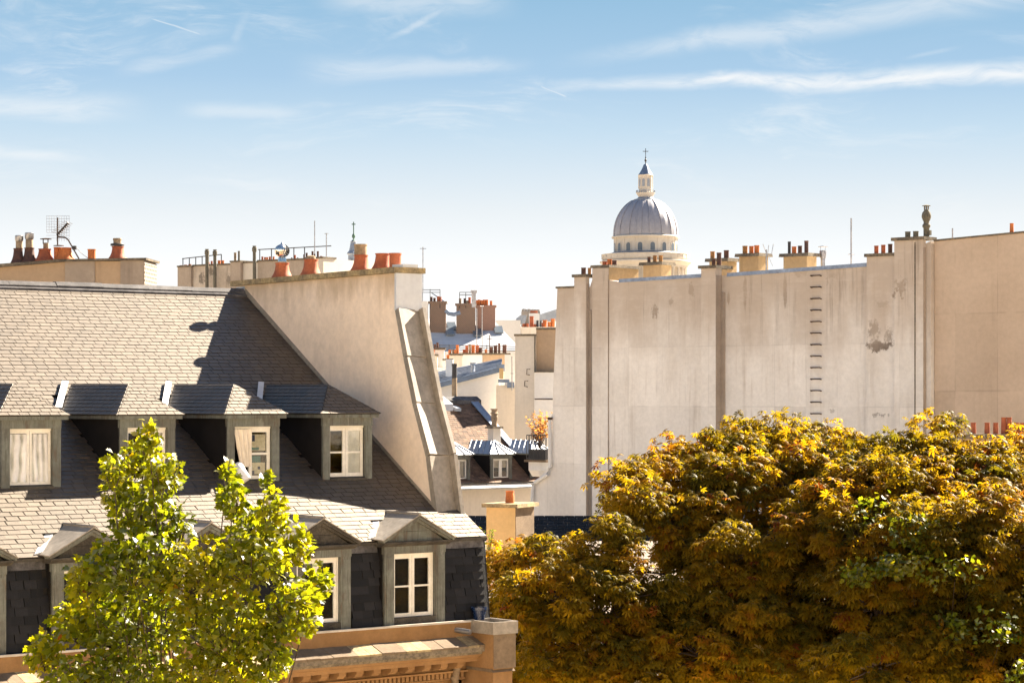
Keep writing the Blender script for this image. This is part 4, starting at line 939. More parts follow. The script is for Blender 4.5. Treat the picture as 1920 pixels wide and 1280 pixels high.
# dried plant on the balcony
def sprig(name, label, cat, loc, H, spread, n, leafm, seed, leafl=0.16, rotz=0.0):
    r = random.Random(seed); o = thing(name, label, cat, loc, rotz)
    sm = MB(); lm = MB()
    for k in range(n):
        a = r.uniform(0, 6.28); sp_ = spread * math.sqrt(r.random()); h = H * r.uniform(0.6, 1.0)
        p1 = Vector((sp_ * math.cos(a) * 0.5, sp_ * math.sin(a) * 0.5, h * 0.55)); p2 = Vector((sp_ * math.cos(a), sp_ * math.sin(a), h))
        sm.tube([(0, 0, 0), p1, p2], 0.012, 4, 0.004)
        for j in range(14):
            q_ = 0.3 + 0.7 * j / 13; c = Vector((0, 0, 0)).lerp(p1, min(1, q_ * 2)) if q_ < 0.5 else p1.lerp(p2, q_ * 2 - 1)
            d = Vector((r.uniform(-1, 1), r.uniform(-1, 1), r.uniform(-0.2, 0.8))).normalized(); s_ = d.cross(Vector((r.random(), r.random(), r.random()))).normalized()
            L = leafl * r.uniform(0.6, 1.1); lm.face([c, c + d * L * 0.5 + s_ * L * 0.22, c + d * L, c + d * L * 0.5 - s_ * L * 0.22], r.random())
    sm.build('stems', 'bark', o); f = lm.build('foliage', leafm, o); f['kind'] = 'stuff'
    return o
bp = Vector((W.X + (bx0 + 0.55) * W.c - 0.3 * W.s, W.Y + (bx0 + 0.55) * W.s + 0.3 * W.c, bz0 + 0.5))
sprig('dried_shrub', 'dried orange shrub in the planter on the small black railed balcony', 'plant', bp, 1.75, 0.75, 26, 'leaf_dry', 3, 0.22)

# tan building carrying on to the right
W2 = Frame(W.X + W.c * (ze_[0] + 0.02) - W.s * 0.25, W.Y + W.s * (ze_[0] + 0.02) + W.c * 0.25, -40.0)
tb_ = thing_at(W2, 'tan_blind_building', 'tan plastered blind wall with plain top edge at the far right', 'building')
a = W2.on_y(1747, 453); b = W2.on_y(1990, 437)
MB().pxz([(0, 0), (0, a[1]), (b[0] + 6, b[1] + 0.4), (b[0] + 6, 0)], 0.0, 10).build('party_wall', 'tan_wall', tb_)
MB().ext([(0.0, -0.06, a[1] + 0.002), (b[0] + 6, -0.06, b[1] + 0.402), (b[0] + 6, 0.5, b[1] + 0.402), (0, 0.5, a[1] + 0.002)], (0, 0, 0.07)).build('coping_strip', 'coping', tb_)
x, z = W2.on_y(1897, 441, 0.3); pot(tb_, x, 0.3, z - 0.05, 0.085, 0.52, 'orange_pot', 'taper')

# low stack with clay pots showing over the trees
L2 = facing(1870, 82, -20)
ls = thing_at(L2, 'low_chimney_stack', 'low chimney stack with six terracotta pots behind the golden treetop at far right', 'chimney')
za_, zb_ = CZ + (H_PX - 822) / F_PX * 82, CZ + (H_PX - 813) / F_PX * 82
MB().box(-1.3, 2.4, -0.3, 0.3, 0, za_).build('stack_body', 'beige_wall', ls)
MB().box(-1.4, 2.5, -0.4, 0.4, za_, zb_).build('cap_slab', 'coping', ls)
for u, vt_, r_ in ((1825, 793, 0.1), (1851, 793, 0.1), (1867, 793, 0.095), (1882, 783, 0.095), (1892, 783, 0.1), (1906, 793, 0.1), (1917, 793, 0.1)):
    x, _ = L2.on_y(u, 800); pot(ls, x, 0, zb_, r_, (814 - vt_) / F_PX * 82, 'terracotta', 'taper')

# ------------------------------------------------------------------ 3 buildings seen in the gap
# small ochre chimney in front
K = facing(955, 70, -26)
ok = thing_at(K, 'ochre_chimney', 'sunny ochre plastered chimney with a stone slab and one orange pot', 'chimney')
x0, _ = K.on_y(912, 960, -0.3); zt_ = K.on_y(940, 951, -0.3)[1]; x1 = K.on_y(966, 960, -0.3)[0]
MB().box(x0, x1, -0.3, 0.95, 6, zt_).build('stack_body', 'ochre_plaster', ok)
fx = K.px((x1, 0.95, zt_))
MB().box(x1 - 0.004, x1 + 0.015, -0.29, 0.94, 6, zt_ - 0.003).build('grey_side', 'pale_stone', ok)
MB().box(x0 - 0.1, x1 + 0.13, -0.42, 1.05, zt_ + 0.001, zt_ + 0.11).build('cap_slab', 'ochre_coping', ok)
pot(ok, K.on_y(956, 940, 0.2)[0], 0.2, zt_ + 0.11, 0.135, 0.36, 'orange_pot', 'taper')

# low slate roof under the blind wall
SR = Frame(0.0, 96.0, 0.0)
sr = thing_at(SR, 'low_slate_roof_building', 'low building with dark slate roof below the blind wall, behind the ochre chimney', 'building')
z1 = CZ + (H_PX - 967) / F_PX * 98.5; z0 = z1 - 2.4
MB().pyz([(-1.4, 0), (-1.4, z0 - 0.05), (2.5, z1 - 0.02), (2.5, 0)], -4.5, 9.0).build('wall', 'white_wall', sr)
slate_roof(sr, [(-4.5, -1.6, z0), (9, -1.6, z0), (9, 2.5, z1), (-4.5, 2.5, z1)], 0.22, 0.4, 'dark_slate')
# pale roofs in the sun lower down in the yard
YR = Frame(4.0, 78.0, 0.0)
yr = thing_at(YR, 'yard_shed', 'low pale roofed yard building glimpsed in sunlight through the golden leaves', 'building')
for k in range(22):
    y = -9 + k * 0.62; z = 9.0 + k * 0.27
    MB().ext([(-7, y, z), (16, y, z), (16, y + 0.62, z + 0.25), (-7, y + 0.62, z + 0.25)], (0, 0, 0.05)).build('roof_sheet', 'grey_plaster', yr)
MB().pyz([(-8.8, 0), (-8.8, 8.9), (4.5, 14.7), (4.5, 0)], -6.9, 15.9).build('wall', 'white_wall', yr)

# brown tiled building with two zinc-roofed dormers
N = facing(930, 118, 39)
nb = thing_at(N, 'brown_tile_building', 'brown tiled roof with zinc hipped dormers, above a cream wall in the gap', 'building')
ze0 = CZ + (H_PX - 905) / F_PX * 118
def nr(t): return ze0 + 0.75 * t
tr = N.on_x(1000, 750, 0)[0]
tr = 5.4
MB().pyz([(0, 0), (0, ze0 - 0.1), (tr, nr(tr) - 0.05), (2 * tr, ze0), (2 * tr, 0)], -7.5, 3.1).build('wall', 'cream', nb)
slate_roof(nb, [(-7.5, 0.02, nr(0.02)), (3.0, 0.02, nr(0.02)), (3.0, tr, nr(tr)), (-7.5, tr, nr(tr))], 0.16, 0.3, 'tile', 'tile_covering')
MB().pyz([(tr - 0.3, nr(tr) - 0.25), (tr - 0.3, nr(tr) + 0.0), (tr + 0.05, nr(tr) + 0.2), (tr + 0.3, nr(tr)), (tr + 0.3, nr(tr) - 0.2)], -7.5, 3.1).build('ridge_roll', 'lead', nb)
MB().ext([(2.4, tr, nr(tr) + 0.12), (2.9, tr, nr(tr) + 0.12), (3.0, 1.6, nr(1.6) + 0.12), (2.6, 1.6, nr(1.6) + 0.12)], (0, 0, 0.05)).build('verge_flashing', 'blue_zinc', nb)
MB().pyz([(-0.42, ze0 - 0.22), (-0.42, ze0 - 0.12), (0.3, ze0 + 0.0), (0.3, ze0 - 0.2)], -7.5, 3.0).build('zinc_ledge', 'lead', nb)
MB().tube([(-7.5, -0.44, ze0 - 0.2), (2.0, -0.44, ze0 - 0.2)], 0.08, 6).build('gutter', 'zinc', nb)
for i, u in enumerate((861, 940, 1014)):
    xc = N.on_y(u, 890, 0.2)[0]
    do, (wx0, wx1, wz0, wz1) = hip_dormer(nb, xc, 0.2, ze0 + 0.08, 1.36, ze0 + 1.42, ze0 + 2.05, nr, 0.75, frame_m='joinery', roof_m='zinc', seams=True, setback=0.7, cover=False, rs=i)
    casement(do, wx0, wx1, 0.28, wz0, wz1, bars=0, fw=0.09)
    drape(do, wx0 + 0.05, wx1 - 0.05, 0.4, wz0 + (0.55 if i == 1 else 0.1), wz1 - 0.05, m='linen', folds=4, depth=0.02, seed=i)
cx_ = N.on_y(932, 830, 1.0)[0]
zc0, zc1 = N.on_y(932, 838, 1.0)[1] - 0.7, N.on_y(932, 803, 1.0)[1]
st = stack(nb, cx_ - 0.24, cx_ + 0.24, 1.0, 1.45, zc0, zc1, 'cream', over=0.1, capth=0.1)
MB().lathe([(0.17, zc1 + 0.1), (0.15, zc1 + 0.2), (0.13, zc1 + 0.3), (0.17, zc1 + 0.45), (0.18, zc1 + 0.6), (0.14, zc1 + 0.68), (0.15, zc1 + 0.7), (0.2, zc1 + 0.72), (0.2, zc1 + 0.76), (0.15, zc1 + 0.8), (0.15, zc1 + 0.93), (0.2, zc1 + 0.94), (0.2, zc1 + 0.98)], cx_, 1.22, 14).build('clay_cowl', 'clay_cowl', st, True)
for u, v in ((856, 771), (845, 768)):
    p = N.hit(u, v, (0, -0.75, 1), ze0)
    if u == 856: MB().pyz([(p[1] - 0.2, p[2]), (p[1] - 0.2, p[2] + 0.16), (p[1] + 0.25, p[2] + 0.3), (p[1] + 0.25, p[2])], p[0] - 0.15, p[0] + 0.15).build('roof_vent', 'zinc', nb)
p = N.hit(828, 770, (0, -0.75, 1), ze0)
MB().pyz([(p[1] - 0.5, p[2]), (p[1] - 0.5, p[2] + 0.35), (p[1] + 0.9, p[2] + 1.0), (p[1] + 0.9, p[2] + 0.5)], p[0] - 0.45, p[0] + 0.35).build('skylight_box', 'white_zinc', nb)
# old pipe flue in front of the white gable
o = thing('pipe_flue', 'thin patched pipe flue with a black top in front of the white gable', 'flue', ((852 - 960) / F_PX * 124, 124, CZ + (H_PX - 745) / F_PX * 124))
MB().lathe([(0.14, -0.5), (0.13, 0.95), (0.15, 0.96), (0.13, 1.0)], 0, 0, 10).build('pipe', 'clay_cowl', o, True)
MB().lathe([(0.13, 1.0), (0.12, 1.6), (0.14, 1.62), (0.14, 1.75)], 0, 0, 10).build('black_top', 'black_metal', o, True)

# cream blocks beside the blind wall
Q = facing(984, 125.95, -8)
cb = thing_at(Q, 'cream_block_building', 'narrow cream blocks with brown edged tops and two iron hooks beside the blind wall', 'building')
def qz(v, Y=125.95): return CZ + (H_PX - v) / F_PX * Y
c0 = Q.on_y(966, 690)[0]; c1 = Q.on_y(1004, 690)[0]; c2 = Q.on_y(1046, 690)[0]
MB().pxz([(c0 - 0.15, 0), (c0, qz(630)), (c1, qz(629)), (c1, 0)], 0, 8).build('left_block', 'cream', cb)
MB().box(c0 - 0.06, c1, -0.06, 1, qz(630) + 0.003, qz(626)).build('cap_slab', 'coping', cb)
MB().box(c1 + 0.003, c2, 0.3, 8, 0, qz(618)).build('right_block', 'beige_wall', cb)
MB().box(c1 + 0.003, c2, 0.2, 1, qz(618) + 0.003, qz(614)).build('cap_slab', 'coping', cb)
MB().box(c1 - 0.02, c2, -0.3, 0.29, 0, qz(698)).build('front_block', 'white_wall', cb)
MB().box(c1 - 0.02, c2, -0.36, 0.29, qz(698) + 0.003, qz(696)).build('cap_slab', 'coping', cb)
MB().box(c1 + 0.0, c2, -0.33, -0.301, qz(749), qz(747)).build('joint_line', 'rust', cb)
MB().tube([(c1 - 0.02, -0.05, qz(700)), (c1 - 0.02, -0.05, qz(630))], 0.04, 5).build('joint_pipe', 'coping', cb)
for u, v in ((992, 697), (988, 719)):
    x, _ = Q.on_y(u, v); MB().tube([(x + 0.06, 0, qz(v - 5)), (x - 0.1, -0.08, qz(v - 5)), (x - 0.12, -0.08, qz(v + 5)), (x + 0.04, 0, qz(v + 6))], 0.02, 4).build('iron_hook', 'rust', cb)

# white gable under a blue zinc roof
G = facing(870, 142, 0)
gb = thing_at(G, 'blue_zinc_building', 'white gable wall under a blue zinc roof in the gap', 'building')
def gx(u): return (u - 960) / F_PX * 142 - G.X
def gz(v): return CZ + (H_PX - v) / F_PX * 142
MB().pxz([(gx(800), 0), (gx(800), gz(727)), (gx(936), gz(693)), (gx(936), 0)], 0, 10).build('wall', 'white_wall', gb)
MB().ext([(gx(795), -0.15, gz(729)), (gx(940), -0.15, gz(692)), (gx(940), 10, gz(671)), (gx(795), 10, gz(700))], (0, 0, 0.12)).build('zinc_roof', 'blue_zinc', gb)
MB().ext([(gx(795), -0.2, gz(729) - 0.16), (gx(940), -0.2, gz(692) - 0.16), (gx(940), -0.2, gz(692) + 0.16), (gx(795), -0.2, gz(729) + 0.16)], (0, 0.045, 0)).build('verge_board', 'blue_zinc', gb)
for k in range(1, 8):
    f = k / 8
    p0 = Vector((gx(795), -0.15 + 10.1 * f, gz(729) + (gz(700) - gz(729)) * f + 0.12)); p1 = Vector((gx(940), -0.15 + 10.1 * f, gz(692) + (gz(671) - gz(692)) * f + 0.12))
    MB().tube([p0, p1], 0.06, 4).build('seam_roll', 'zinc', gb)
MB().box(gx(833), gx(847), 3, 4, gz(705), gz(672)).build('white_chimney', 'white_wall', gb)
MB().lathe([(0.3, gz(703)), (0.12, gz(698)), (0.12, gz(684)), (0.2, gz(682)), (0.2, gz(679))], gx(886), 1.5, 10).build('zinc_vent', 'zinc', gb, True)
MB().box(gx(931), gx(946), -0.4, 0.4, gz(696), gz(683)).build('zinc_hopper', 'blue_zinc', gb)

# small roof terrace
TRR = facing(950, 138, 0)
tt_ = thing_at(TRR, 'roof_terrace', 'small cluttered roof terrace with zinc parapet beside the cream block', 'terrace')
def tx(u): return (u - 950) / F_PX * 138
def tz_(v): return CZ + (H_PX - v) / F_PX * 138
MB().box(tx(930), tx(968), 0, 3, 0, tz_(722)).build('base', 'cream', tt_)
MB().box(tx(934), tx(955), -0.3, 0, tz_(717), tz_(711)).build('parapet_sheet', 'blue_zinc', tt_)
MB().box(tx(951), tx(964), -0.4, 0, tz_(727), tz_(716)).build('parapet_sheet', 'blue_zinc', tt_)
MB().box(tx(936), tx(944), 0.2, 1, tz_(710), tz_(690)).build('stair_wall', 'ochre_plaster', tt_)
MB().box(tx(946), tx(966), 3.0, 3.4, tz_(722), tz_(663)).build('back_wall', 'white_wall', tt_)
mast(960, 668, 722, 137, 'thin pole on the cluttered roof terrace', 0.03, [(700, 3, 0)], m='steel')

# row of chimney stacks
C = facing(880, 156, 0)
cr_ = thing_at(C, 'chimney_row_building', 'cream rooftop with a long row of chimney stacks and orange pots in the gap', 'building')
def kx(u): return (u - 880) / F_PX * 156
def kz(v): return CZ + (H_PX - v) / F_PX * 156
MB().box(kx(785), kx(962), 0.8, 6, 0, kz(688)).build('body', 'white_wall', cr_)
for (u0, u1, vt, m, pots, y) in (
    (798, 820, 667, 'cream', [(806, 652, 'orange_pot', 5), (812, 655, 'orange_pot', 5)], 0),
    (815, 832, 655, 'white_wall', [(814, 644, 'brown_pot', 4), (819, 641, 'brown_pot', 4)], 1.2),
    (833, 849, 676, 'white_wall', [(841, 666, 'orange_pot', 5)], -1.2),
    (843, 866, 666, 'cream', [(843, 657, 'orange_pot', 5), (849, 655, 'clay_cowl', 3), (857, 646, 'orange_pot', 5), (853, 657, 'orange_pot', 4)], 0.2),
    (868, 904, 665, 'white_wall', [(870, 655, 'terracotta', 5), (875, 647, 'terracotta', 5), (881, 645, 'clay_cowl', 4), (887, 646, 'orange_pot', 6), (895, 647, 'terracotta', 6), (901, 651, 'brown_pot', 5)], 0),
    (905, 955, 665, 'beige_wall', [(911, 659, 'orange_pot', 4), (921, 650, 'brown_pot', 6), (929, 647, 'brown_pot', 6), (936, 643, 'brown_pot', 4), (946, 646, 'brown_pot', 7)], 0.1)):
    st = stack(cr_, kx(u0), kx(u1), y, y + 0.7, kz(695), kz(vt), m, over=0.09, capth=0.12)
    for (u, v_, m2, wpx) in pots: pot(st, kx(u), y + R.uniform(0.2, 0.5), kz(vt) + 0.12, wpx / F_PX * 156 / 2 * 1.1, max(0.25, kz(v_) - kz(vt) - 0.12), m2)
for v_ in (645, 649, 653): MB().tube([(kx(800), 3.0, kz(v_)), (kx(968), 3.0, kz(v_ + 3))], 0.03, 4).build('rail', 'black_metal', cr_)
for u in range(804, 966, 18): MB().tube([(kx(u), 3.0, kz(690)), (kx(u), 3.0, kz(644))], 0.03, 4).build('rail_post', 'black_metal', cr_)
mast(894, 578, 660, 160, 'thin mast in front of the white zinc roof, left one', 0.03, m='steel')
mast(904, 573, 668, 160, 'thin mast with cross arm in front of the white zinc roof', 0.03, [(574, 4, 40)], m='steel')
mast(918, 628, 665, 158, 'short pole over the chimney row, nearest its brown pots', 0.03, [(635, 5, 10)], m='rust')

# white zinc roof with three brick chimneys
Z = facing(880, 190, 0)
zb2 = thing_at(Z, 'white_zinc_building', 'broad sunlit white zinc roof with three brick chimneys and skylights', 'building')
def zx(u): return (u - 880) / F_PX * 190
def zz(v): return CZ + (H_PX - v) / F_PX * 190
MB().ext([(zx(770), 0, zz(660)), (zx(978), 0, zz(656)), (zx(928), 5, zz(600)), (zx(770), 5, zz(592))], (0, 0.1, -0.3)).build('zinc_roof', 'white_zinc', zb2)
MB().box(zx(770), zx(975), 0.3, 6, 0, zz(662)).build('wall', 'white_wall', zb2)
MB().box(zx(770), zx(928), 4.8, 9, 0, zz(603)).build('rear_wall', 'white_wall', zb2)
for (u0, u1, us, vt, vb, m, y) in ((803, 818, 834, 562, 622, 'brick', 3.0), (854, 884, 890, 566, 624, 'brick', 3.0), (891, 921, 928, 569, 618, 'red_brick', 3.5)):
    s = stack(zb2, zx(u0), zx(us), y, y + 0.9, zz(vb + 14), zz(vt + 4), m, cap=None)
    MB().box(zx(u0) - 0.1, zx(us) + 0.1, y - 0.1, y + 1.0, zz(vt + 4), zz(vt)).build('corbel_course', m, s)
    if u0 == 803: P = [(806, 553, 'brown_pot'), (812, 555, 'brown_pot'), (819, 552, 'terracotta'), (823, 553, 'terracotta')]
    elif u0 == 854: P = [(861, 556, 'clay_cowl'), (870, 556, 'brown_pot'), (874, 560, 'clay_cowl'), (879, 554, 'terracotta')]
    else: P = [(893, 559, 'orange_pot'), (897, 558, 'orange_pot'), (902, 559, 'orange_pot'), (907, 558, 'orange_pot'), (912, 558, 'orange_pot'), (920, 560, 'orange_pot')]
    for (u, v_, m2) in P: pot(s, zx(u), y + 0.5, zz(vt), 0.105, max(0.25, zz(v_) - zz(vt)), m2)
MB().box(zx(884), zx(892), 1.0, 1.4, zz(575), zz(548)).box(zx(882), zx(894), 0.9, 1.5, zz(548) + 0.002, zz(543)).build('metal_flue_box', 'steel', zb2)
MB().tube([(zx(834), 2, zz(580)), (zx(840), 2, zz(586)), (zx(850), 2, zz(588)), (zx(862), 2, zz(584))], 0.16, 8).build('zinc_duct', 'blue_zinc', zb2, True)
for (u, v_) in ((843, 624), (846, 612), (896, 626), (936, 620)):
    ya_, yb_ = 5 * (660 - v_ - 4) / 64, 5 * (660 - v_ + 9) / 64
    MB().ext([(zx(u) - 0.35, ya_, zz(v_ + 4) + 0.03), (zx(u) + 0.35, ya_, zz(v_ + 4) + 0.03), (zx(u) + 0.2, yb_, zz(v_ - 9) + 0.03), (zx(u) - 0.5, yb_, zz(v_ - 9) + 0.03)], (0, -0.03, 0.1)).build('skylight', 'dome_glass', zb2)
MB().box(zx(784), zx(800), 2.6, 4, zz(620), zz(562)).build('white_stack', 'white_wall', zb2)
for v_ in (540, 545):
    for u0, u1, dv in ((785, 823, 0), (860, 885, 5)): MB().tube([(zx(u0), 3, zz(v_ + dv)), (zx(u1), 3, zz(v_ + dv))], 0.03, 4).build('rail', 'black_metal', zb2)
for u in (790, 804, 823, 860, 872): MB().tube([(zx(u), 3, zz(575)), (zx(u), 3, zz(539 if u < 850 else 545))], 0.03, 4).build('rail_post', 'black_metal', zb2)
MB().ext([(zx(805), 4, zz(545)), (zx(808), 4, zz(545)), (zx(838), 4, zz(566)), (zx(834), 4, zz(566))], (0, 0.5, 0)).build('zinc_slope', 'blue_zinc', zb2)

# far rooftops
A = facing(985, 260, 0)
fa = thing_at(A, 'far_rooftops_building', 'far pale rooftops with tiny red pots at the end of the gap', 'building')
def ax(u): return (u - 985) / F_PX * 260
def az_(v): return CZ + (H_PX - v) / F_PX * 260
MB().box(ax(930), ax(976), 0, 8, 0, az_(600)).build('pale_block', 'white_wall', fa)
MB().box(ax(976), ax(1045), 0.5, 8, 0, az_(612)).build('cream_block', 'cream', fa)
s = MB().box(ax(978), ax(1014), 6, 8, az_(612), az_(580)).build('long_stack', 'grey_plaster', fa)
for k in range(12): pot(s, ax(980 + k * 2.9), 7, az_(580), 0.07, 0.22 + 0.1 * R.random(), 'clay_cowl')
MB().ext([(ax(1012), 3, az_(588)), (ax(1050), 3, az_(576)), (ax(1050), 3, az_(600)), (ax(1012), 3, az_(600))], (0, 4, 0)).build('zinc_mansard', 'zinc', fa)
s = MB().box(ax(992), ax(1012), 2, 4, az_(612), az_(586)).build('white_stack', 'white_wall', fa)
for k in range(6): pot(s, ax(996 + k * 2.2), 3, az_(586), 0.08, 0.3, 'terracotta')
MB().ext([(ax(967), 1, az_(597)), (ax(976), 1, az_(590)), (ax(988), 1, az_(590)), (ax(984), 1, az_(606)), (ax(970), 1, az_(606))], (0, 3, 0)).build('zinc_turret', 'zinc', fa)
A2 = facing(1005, 150, 0)
f2 = thing_at(A2, 'red_pot_building', 'cream chimney head crowded with red pots just above the cream blocks', 'building')
def bx_(u): return (u - 1005) / F_PX * 150
def bz_(v): return CZ + (H_PX - v) / F_PX * 150
s = MB().box(bx_(978), bx_(1046), 0, 2, 0, bz_(613)).build('chimney_stack', 'cream', f2)
for (u, v_, m2, wpx) in ((983, 606, 'terracotta', 6), (989, 606, 'terracotta', 5), (997, 592, 'terracotta', 7), (1003, 607, 'terracotta', 5), (1008, 600, 'black_metal', 4), (1014, 601, 'black_metal', 3), (1022, 599, 'orange_pot', 7), (1018, 604, 'terracotta', 6), (1030, 603, 'orange_pot', 6), (1037, 597, 'orange_pot', 7)):
    pot(s, bx_(u), R.uniform(0.4, 0.9), bz_(613), wpx / F_PX * 75 * 1.1, max(0.2, bz_(v_) - bz_(613)), m2)
mast(793, 463, 540, 150, 'thin mast with a small sideways aerial just right of the gable wall', 0.03, [(466, 6, 15)], m='steel')

# ------------------------------------------------------------------ 4 rooftops behind the ridge on the left
E1 = facing(272, 68, -3)
lw = thing_at(E1, 'beige_chimney_wall', 'long beige chimney wall with mossy slab and mixed clay pots above the slate ridge', 'wall')
def ex(u, y=0): return E1.on_y(u, 500, y)[0]
def ez(v, u=150, y=0): return E1.on_y(u, v, y)[1]
zA, zBq = ez(502, 0), ez(487, 120)
MB().pxz([(ex(-60), 0), (ex(-60), ez(506)), (ex(122), ez(491)), (ex(122), 0)], 0, 1.7).build('wall_section', 'beige_wall', lw)
MB().box(ex(122) + 0.004, ex(178), -0.03, 1.7, 0, ez(490)).build('wall_section', 'grey_plaster', lw)
MB().box(ex(178) + 0.004, ex(226), 0.0, 1.7, 0, ez(490)).build('wall_section', 'beige_wall', lw)
MB().box(ex(226) + 0.004, ex(270), -0.03, 1.7, 0, ez(489)).build('wall_section', 'grey_plaster', lw)
MB().box(ex(270) - 0.05, ex(270) + 0.02, -0.02, 1.72, 0, ez(490)).build('brick_end', 'grey_brick', lw)
MB().pxz([(ex(-60), ez(506) + 0.003), (ex(122), ez(491) + 0.003), (ex(275), ez(488)), (ex(276), ez(484)), (ex(118), ez(486)), (ex(-60), ez(499))], -0.12, 1.82).build('cap_slab', 'coping', lw)
def epot(u, vt, vb, w, m, kind='plain', y=0.7): return pot(lw, ex(u, y), y, ez(vb, y=y) - 0.02, w / F_PX * 68.7 / 2, (vb - vt) / F_PX * 68.7, m, kind)
epot(34, 464, 492, 17, 'brown_pot', 'flare'); epot(55, 463, 489, 18, 'brown_pot', 'flare'); epot(84, 465, 488, 23, 'terracotta', 'flare')
epot(107, 462, 487, 12, 'orange_pot'); epot(122, 463, 487, 24, 'orange_pot', 'flare'); epot(172, 466, 486, 15, 'orange_pot'); epot(221, 461, 485, 22, 'terracotta', 'flare')
def ering(u, rows, m, name, y=0.7): MB().lathe([(r / F_PX * 68.7, ez(v, y=y)) for r, v in rows], ex(u, y), y, 16).build(name, m, lw, True)
ering(36, [(6.5, 465), (6.5, 453), (6, 450)], 'clay_cowl', 'flue_liner'); ering(36, [(7, 452), (8, 449), (8, 442), (7, 441)], 'steel', 'steel_cowl')
ering(55, [(7, 464), (7, 450), (6, 448)], 'clay_cowl', 'flue_liner'); ering(55, [(7, 449), (8.5, 446), (8.5, 437), (7.5, 436)], 'steel', 'steel_cowl')
ering(86, [(5, 466), (5, 456), (4, 455)], 'clay_cowl', 'flue_liner'); ering(86, [(11, 448.5), (11, 447.5), (2, 446)], 'rust', 'flat_cap'); MB().tube([(ex(81, .7), .7, ez(457, y=.7)), (ex(81, .7), .7, ez(447, y=.7))], 0.015, 4).tube([(ex(90, .7), .7, ez(457, y=.7)), (ex(90, .7), .7, ez(447, y=.7))], 0.015, 4).build('cap_stays', 'rust', lw)
ering(110, [(10, 461), (10, 460), (2, 459)], 'rust', 'flat_cap')
ering(220, [(13, 461), (13, 458), (12, 457)], 'black_metal', 'collar'); ering(220, [(7.5, 459), (7.5, 451), (8.5, 450), (8, 447)], 'clay_cowl', 'flue_liner')
# big television aerial
ao = thing('television_aerial', 'television aerial with wire grid reflector and bent bracket among the left chimney pots', 'antenna', (E1.X, E1.Y, 0), E1.ang)
ya = 0.7
def ep(u, v, y=ya): x, z = E1.on_y(u, v, y); return (x, y, z)
MB().tube([ep(148, 485), ep(136, 464), ep(128, 450), ep(122, 445), ep(108, 444)], 0.022, 6).build('bracket', 'rust', ao, True)
MB().tube([ep(108, 408), ep(108, 460)], 0.02, 6).build('pole', 'rust', ao)
gr = MB()
for k in range(10): gr.tube([ep(87.5 + k * 4.7, 405, ya + 0.3 - k * 0.03), ep(87.5 + k * 4.7, 452 if k > 3 else 436, ya + 0.3 - k * 0.03)], 0.0045, 4)
for k in range(9): gr.tube([ep(87, 405 + k * 5.2, ya + 0.3), ep(130.5, 405 + k * 5.2, ya + 0.03)], 0.0045, 4)
gr.build('grid_reflector', 'steel', ao)
MB().tube([ep(107, 440, ya - 0.05), ep(128, 417, ya - 0.35)], 0.03, 6).build('boom', 'black_metal', ao)
di = MB()
for k in range(8):
    f = k / 7; c = Vector(ep(108 + 20 * f, 438 - 21 * f, ya - 0.06 - 0.28 * f)); L = 0.2 * (1 - 0.3 * f)
    di.tube([c - Vector((0.7 * L, L * 0.7, -L * 0.25)), c + Vector((0.7 * L, L * 0.7, -L * 0.25))], 0.006, 4); di.tube([c, c + Vector((0.02, 0.01, -0.08))], 0.016, 4)
di.build('dipoles', 'rust', ao)
MB().box(ep(136, 466)[0], ep(143, 466)[0], ya - 0.06, ya + 0.06, ep(140, 468)[2], ep(140, 461)[2]).build('junction_box', 'black_metal', ao)
MB().tube([ep(143, 464), ep(152, 474), ep(162, 482), ep(168, 486)], 0.008, 4).build('cable', 'black_metal', ao)

# rooftop block with railings
D1 = Frame((605 - 960) / F_PX * 140, 140.0, -34)
rb = thing_at(D1, 'peeling_rooftop_building', 'rooftop block with peeling plaster, roof railings and small pots beyond the ridge', 'building')
def dx_(u, v=500, y=0): return D1.on_y(u, v, y)[0]
def dz_(u, v, y=0): return D1.on_y(u, v, y)[1]
for (u0, u1, vt, m, y) in ((337, 362, 501, 'grey_plaster', -0.2), (362, 437, 498, 'white_wall', 0), (437, 456, 492, 'grey_plaster', -0.25), (456, 484, 493, 'cream', 0), (484, 570, 489, 'grey_plaster', -0.03), (570, 606, 485, 'cream', 0.02)):
    m2 = MT.setdefault('peeling', mat('peeling_plaster', (0.62, 0.54, 0.45), 0.9, 0.2, (0.5, 0.42, 0.34), 1.0, 0.1, 6, streak=0.8, streak_col=(0.2, 0.16, 0.13), spots=[(dx_(378), 0, dz_(378, 522), 0.35, 0.5, 0.9, (0.2, 0.17, 0.14)), (dx_(396), 0, dz_(396, 510), 0.3, 0.4, 0.8, (0.2, 0.17, 0.14)), (dx_(430), 0, dz_(430, 525), 0.3, 0.5, 0.8, (0.2, 0.17, 0.14))])) if m == 'white_wall' else m
    MB().box(dx_(u0) + 0.003, dx_(u1), y, 6, 0, dz_((u0 + u1) / 2, vt)).build('wall_section', m2, rb)
    MB().box(dx_(u0), dx_(u1) + 0.05, y - 0.07, 1.2, dz_((u0 + u1) / 2, vt) + 0.003, dz_((u0 + u1) / 2, vt) + 0.1).build('cap_slab', 'coping', rb)
def dp3(u, v, y=2.0): x, z = D1.on_y(u, v, y); return (x, y, z)
for a, b in (((342, 485), (415, 477)), ((484, 468), (621, 461))): MB().tube([dp3(*a), dp3(*b)], 0.03, 4).build('rail', 'black_metal', rb)
for u in (343, 355, 367, 379, 391, 415): MB().tube([dp3(u, 505), dp3(u, 484 - (u - 343) * 0.1)], 0.03, 4).build('rail_post', 'black_metal', rb)
for u in (487, 509, 530, 551, 571, 590, 612): MB().tube([dp3(u, 495), dp3(u, 468 - (u - 484) * 0.05)], 0.03, 4).build('rail_post', 'black_metal', rb)
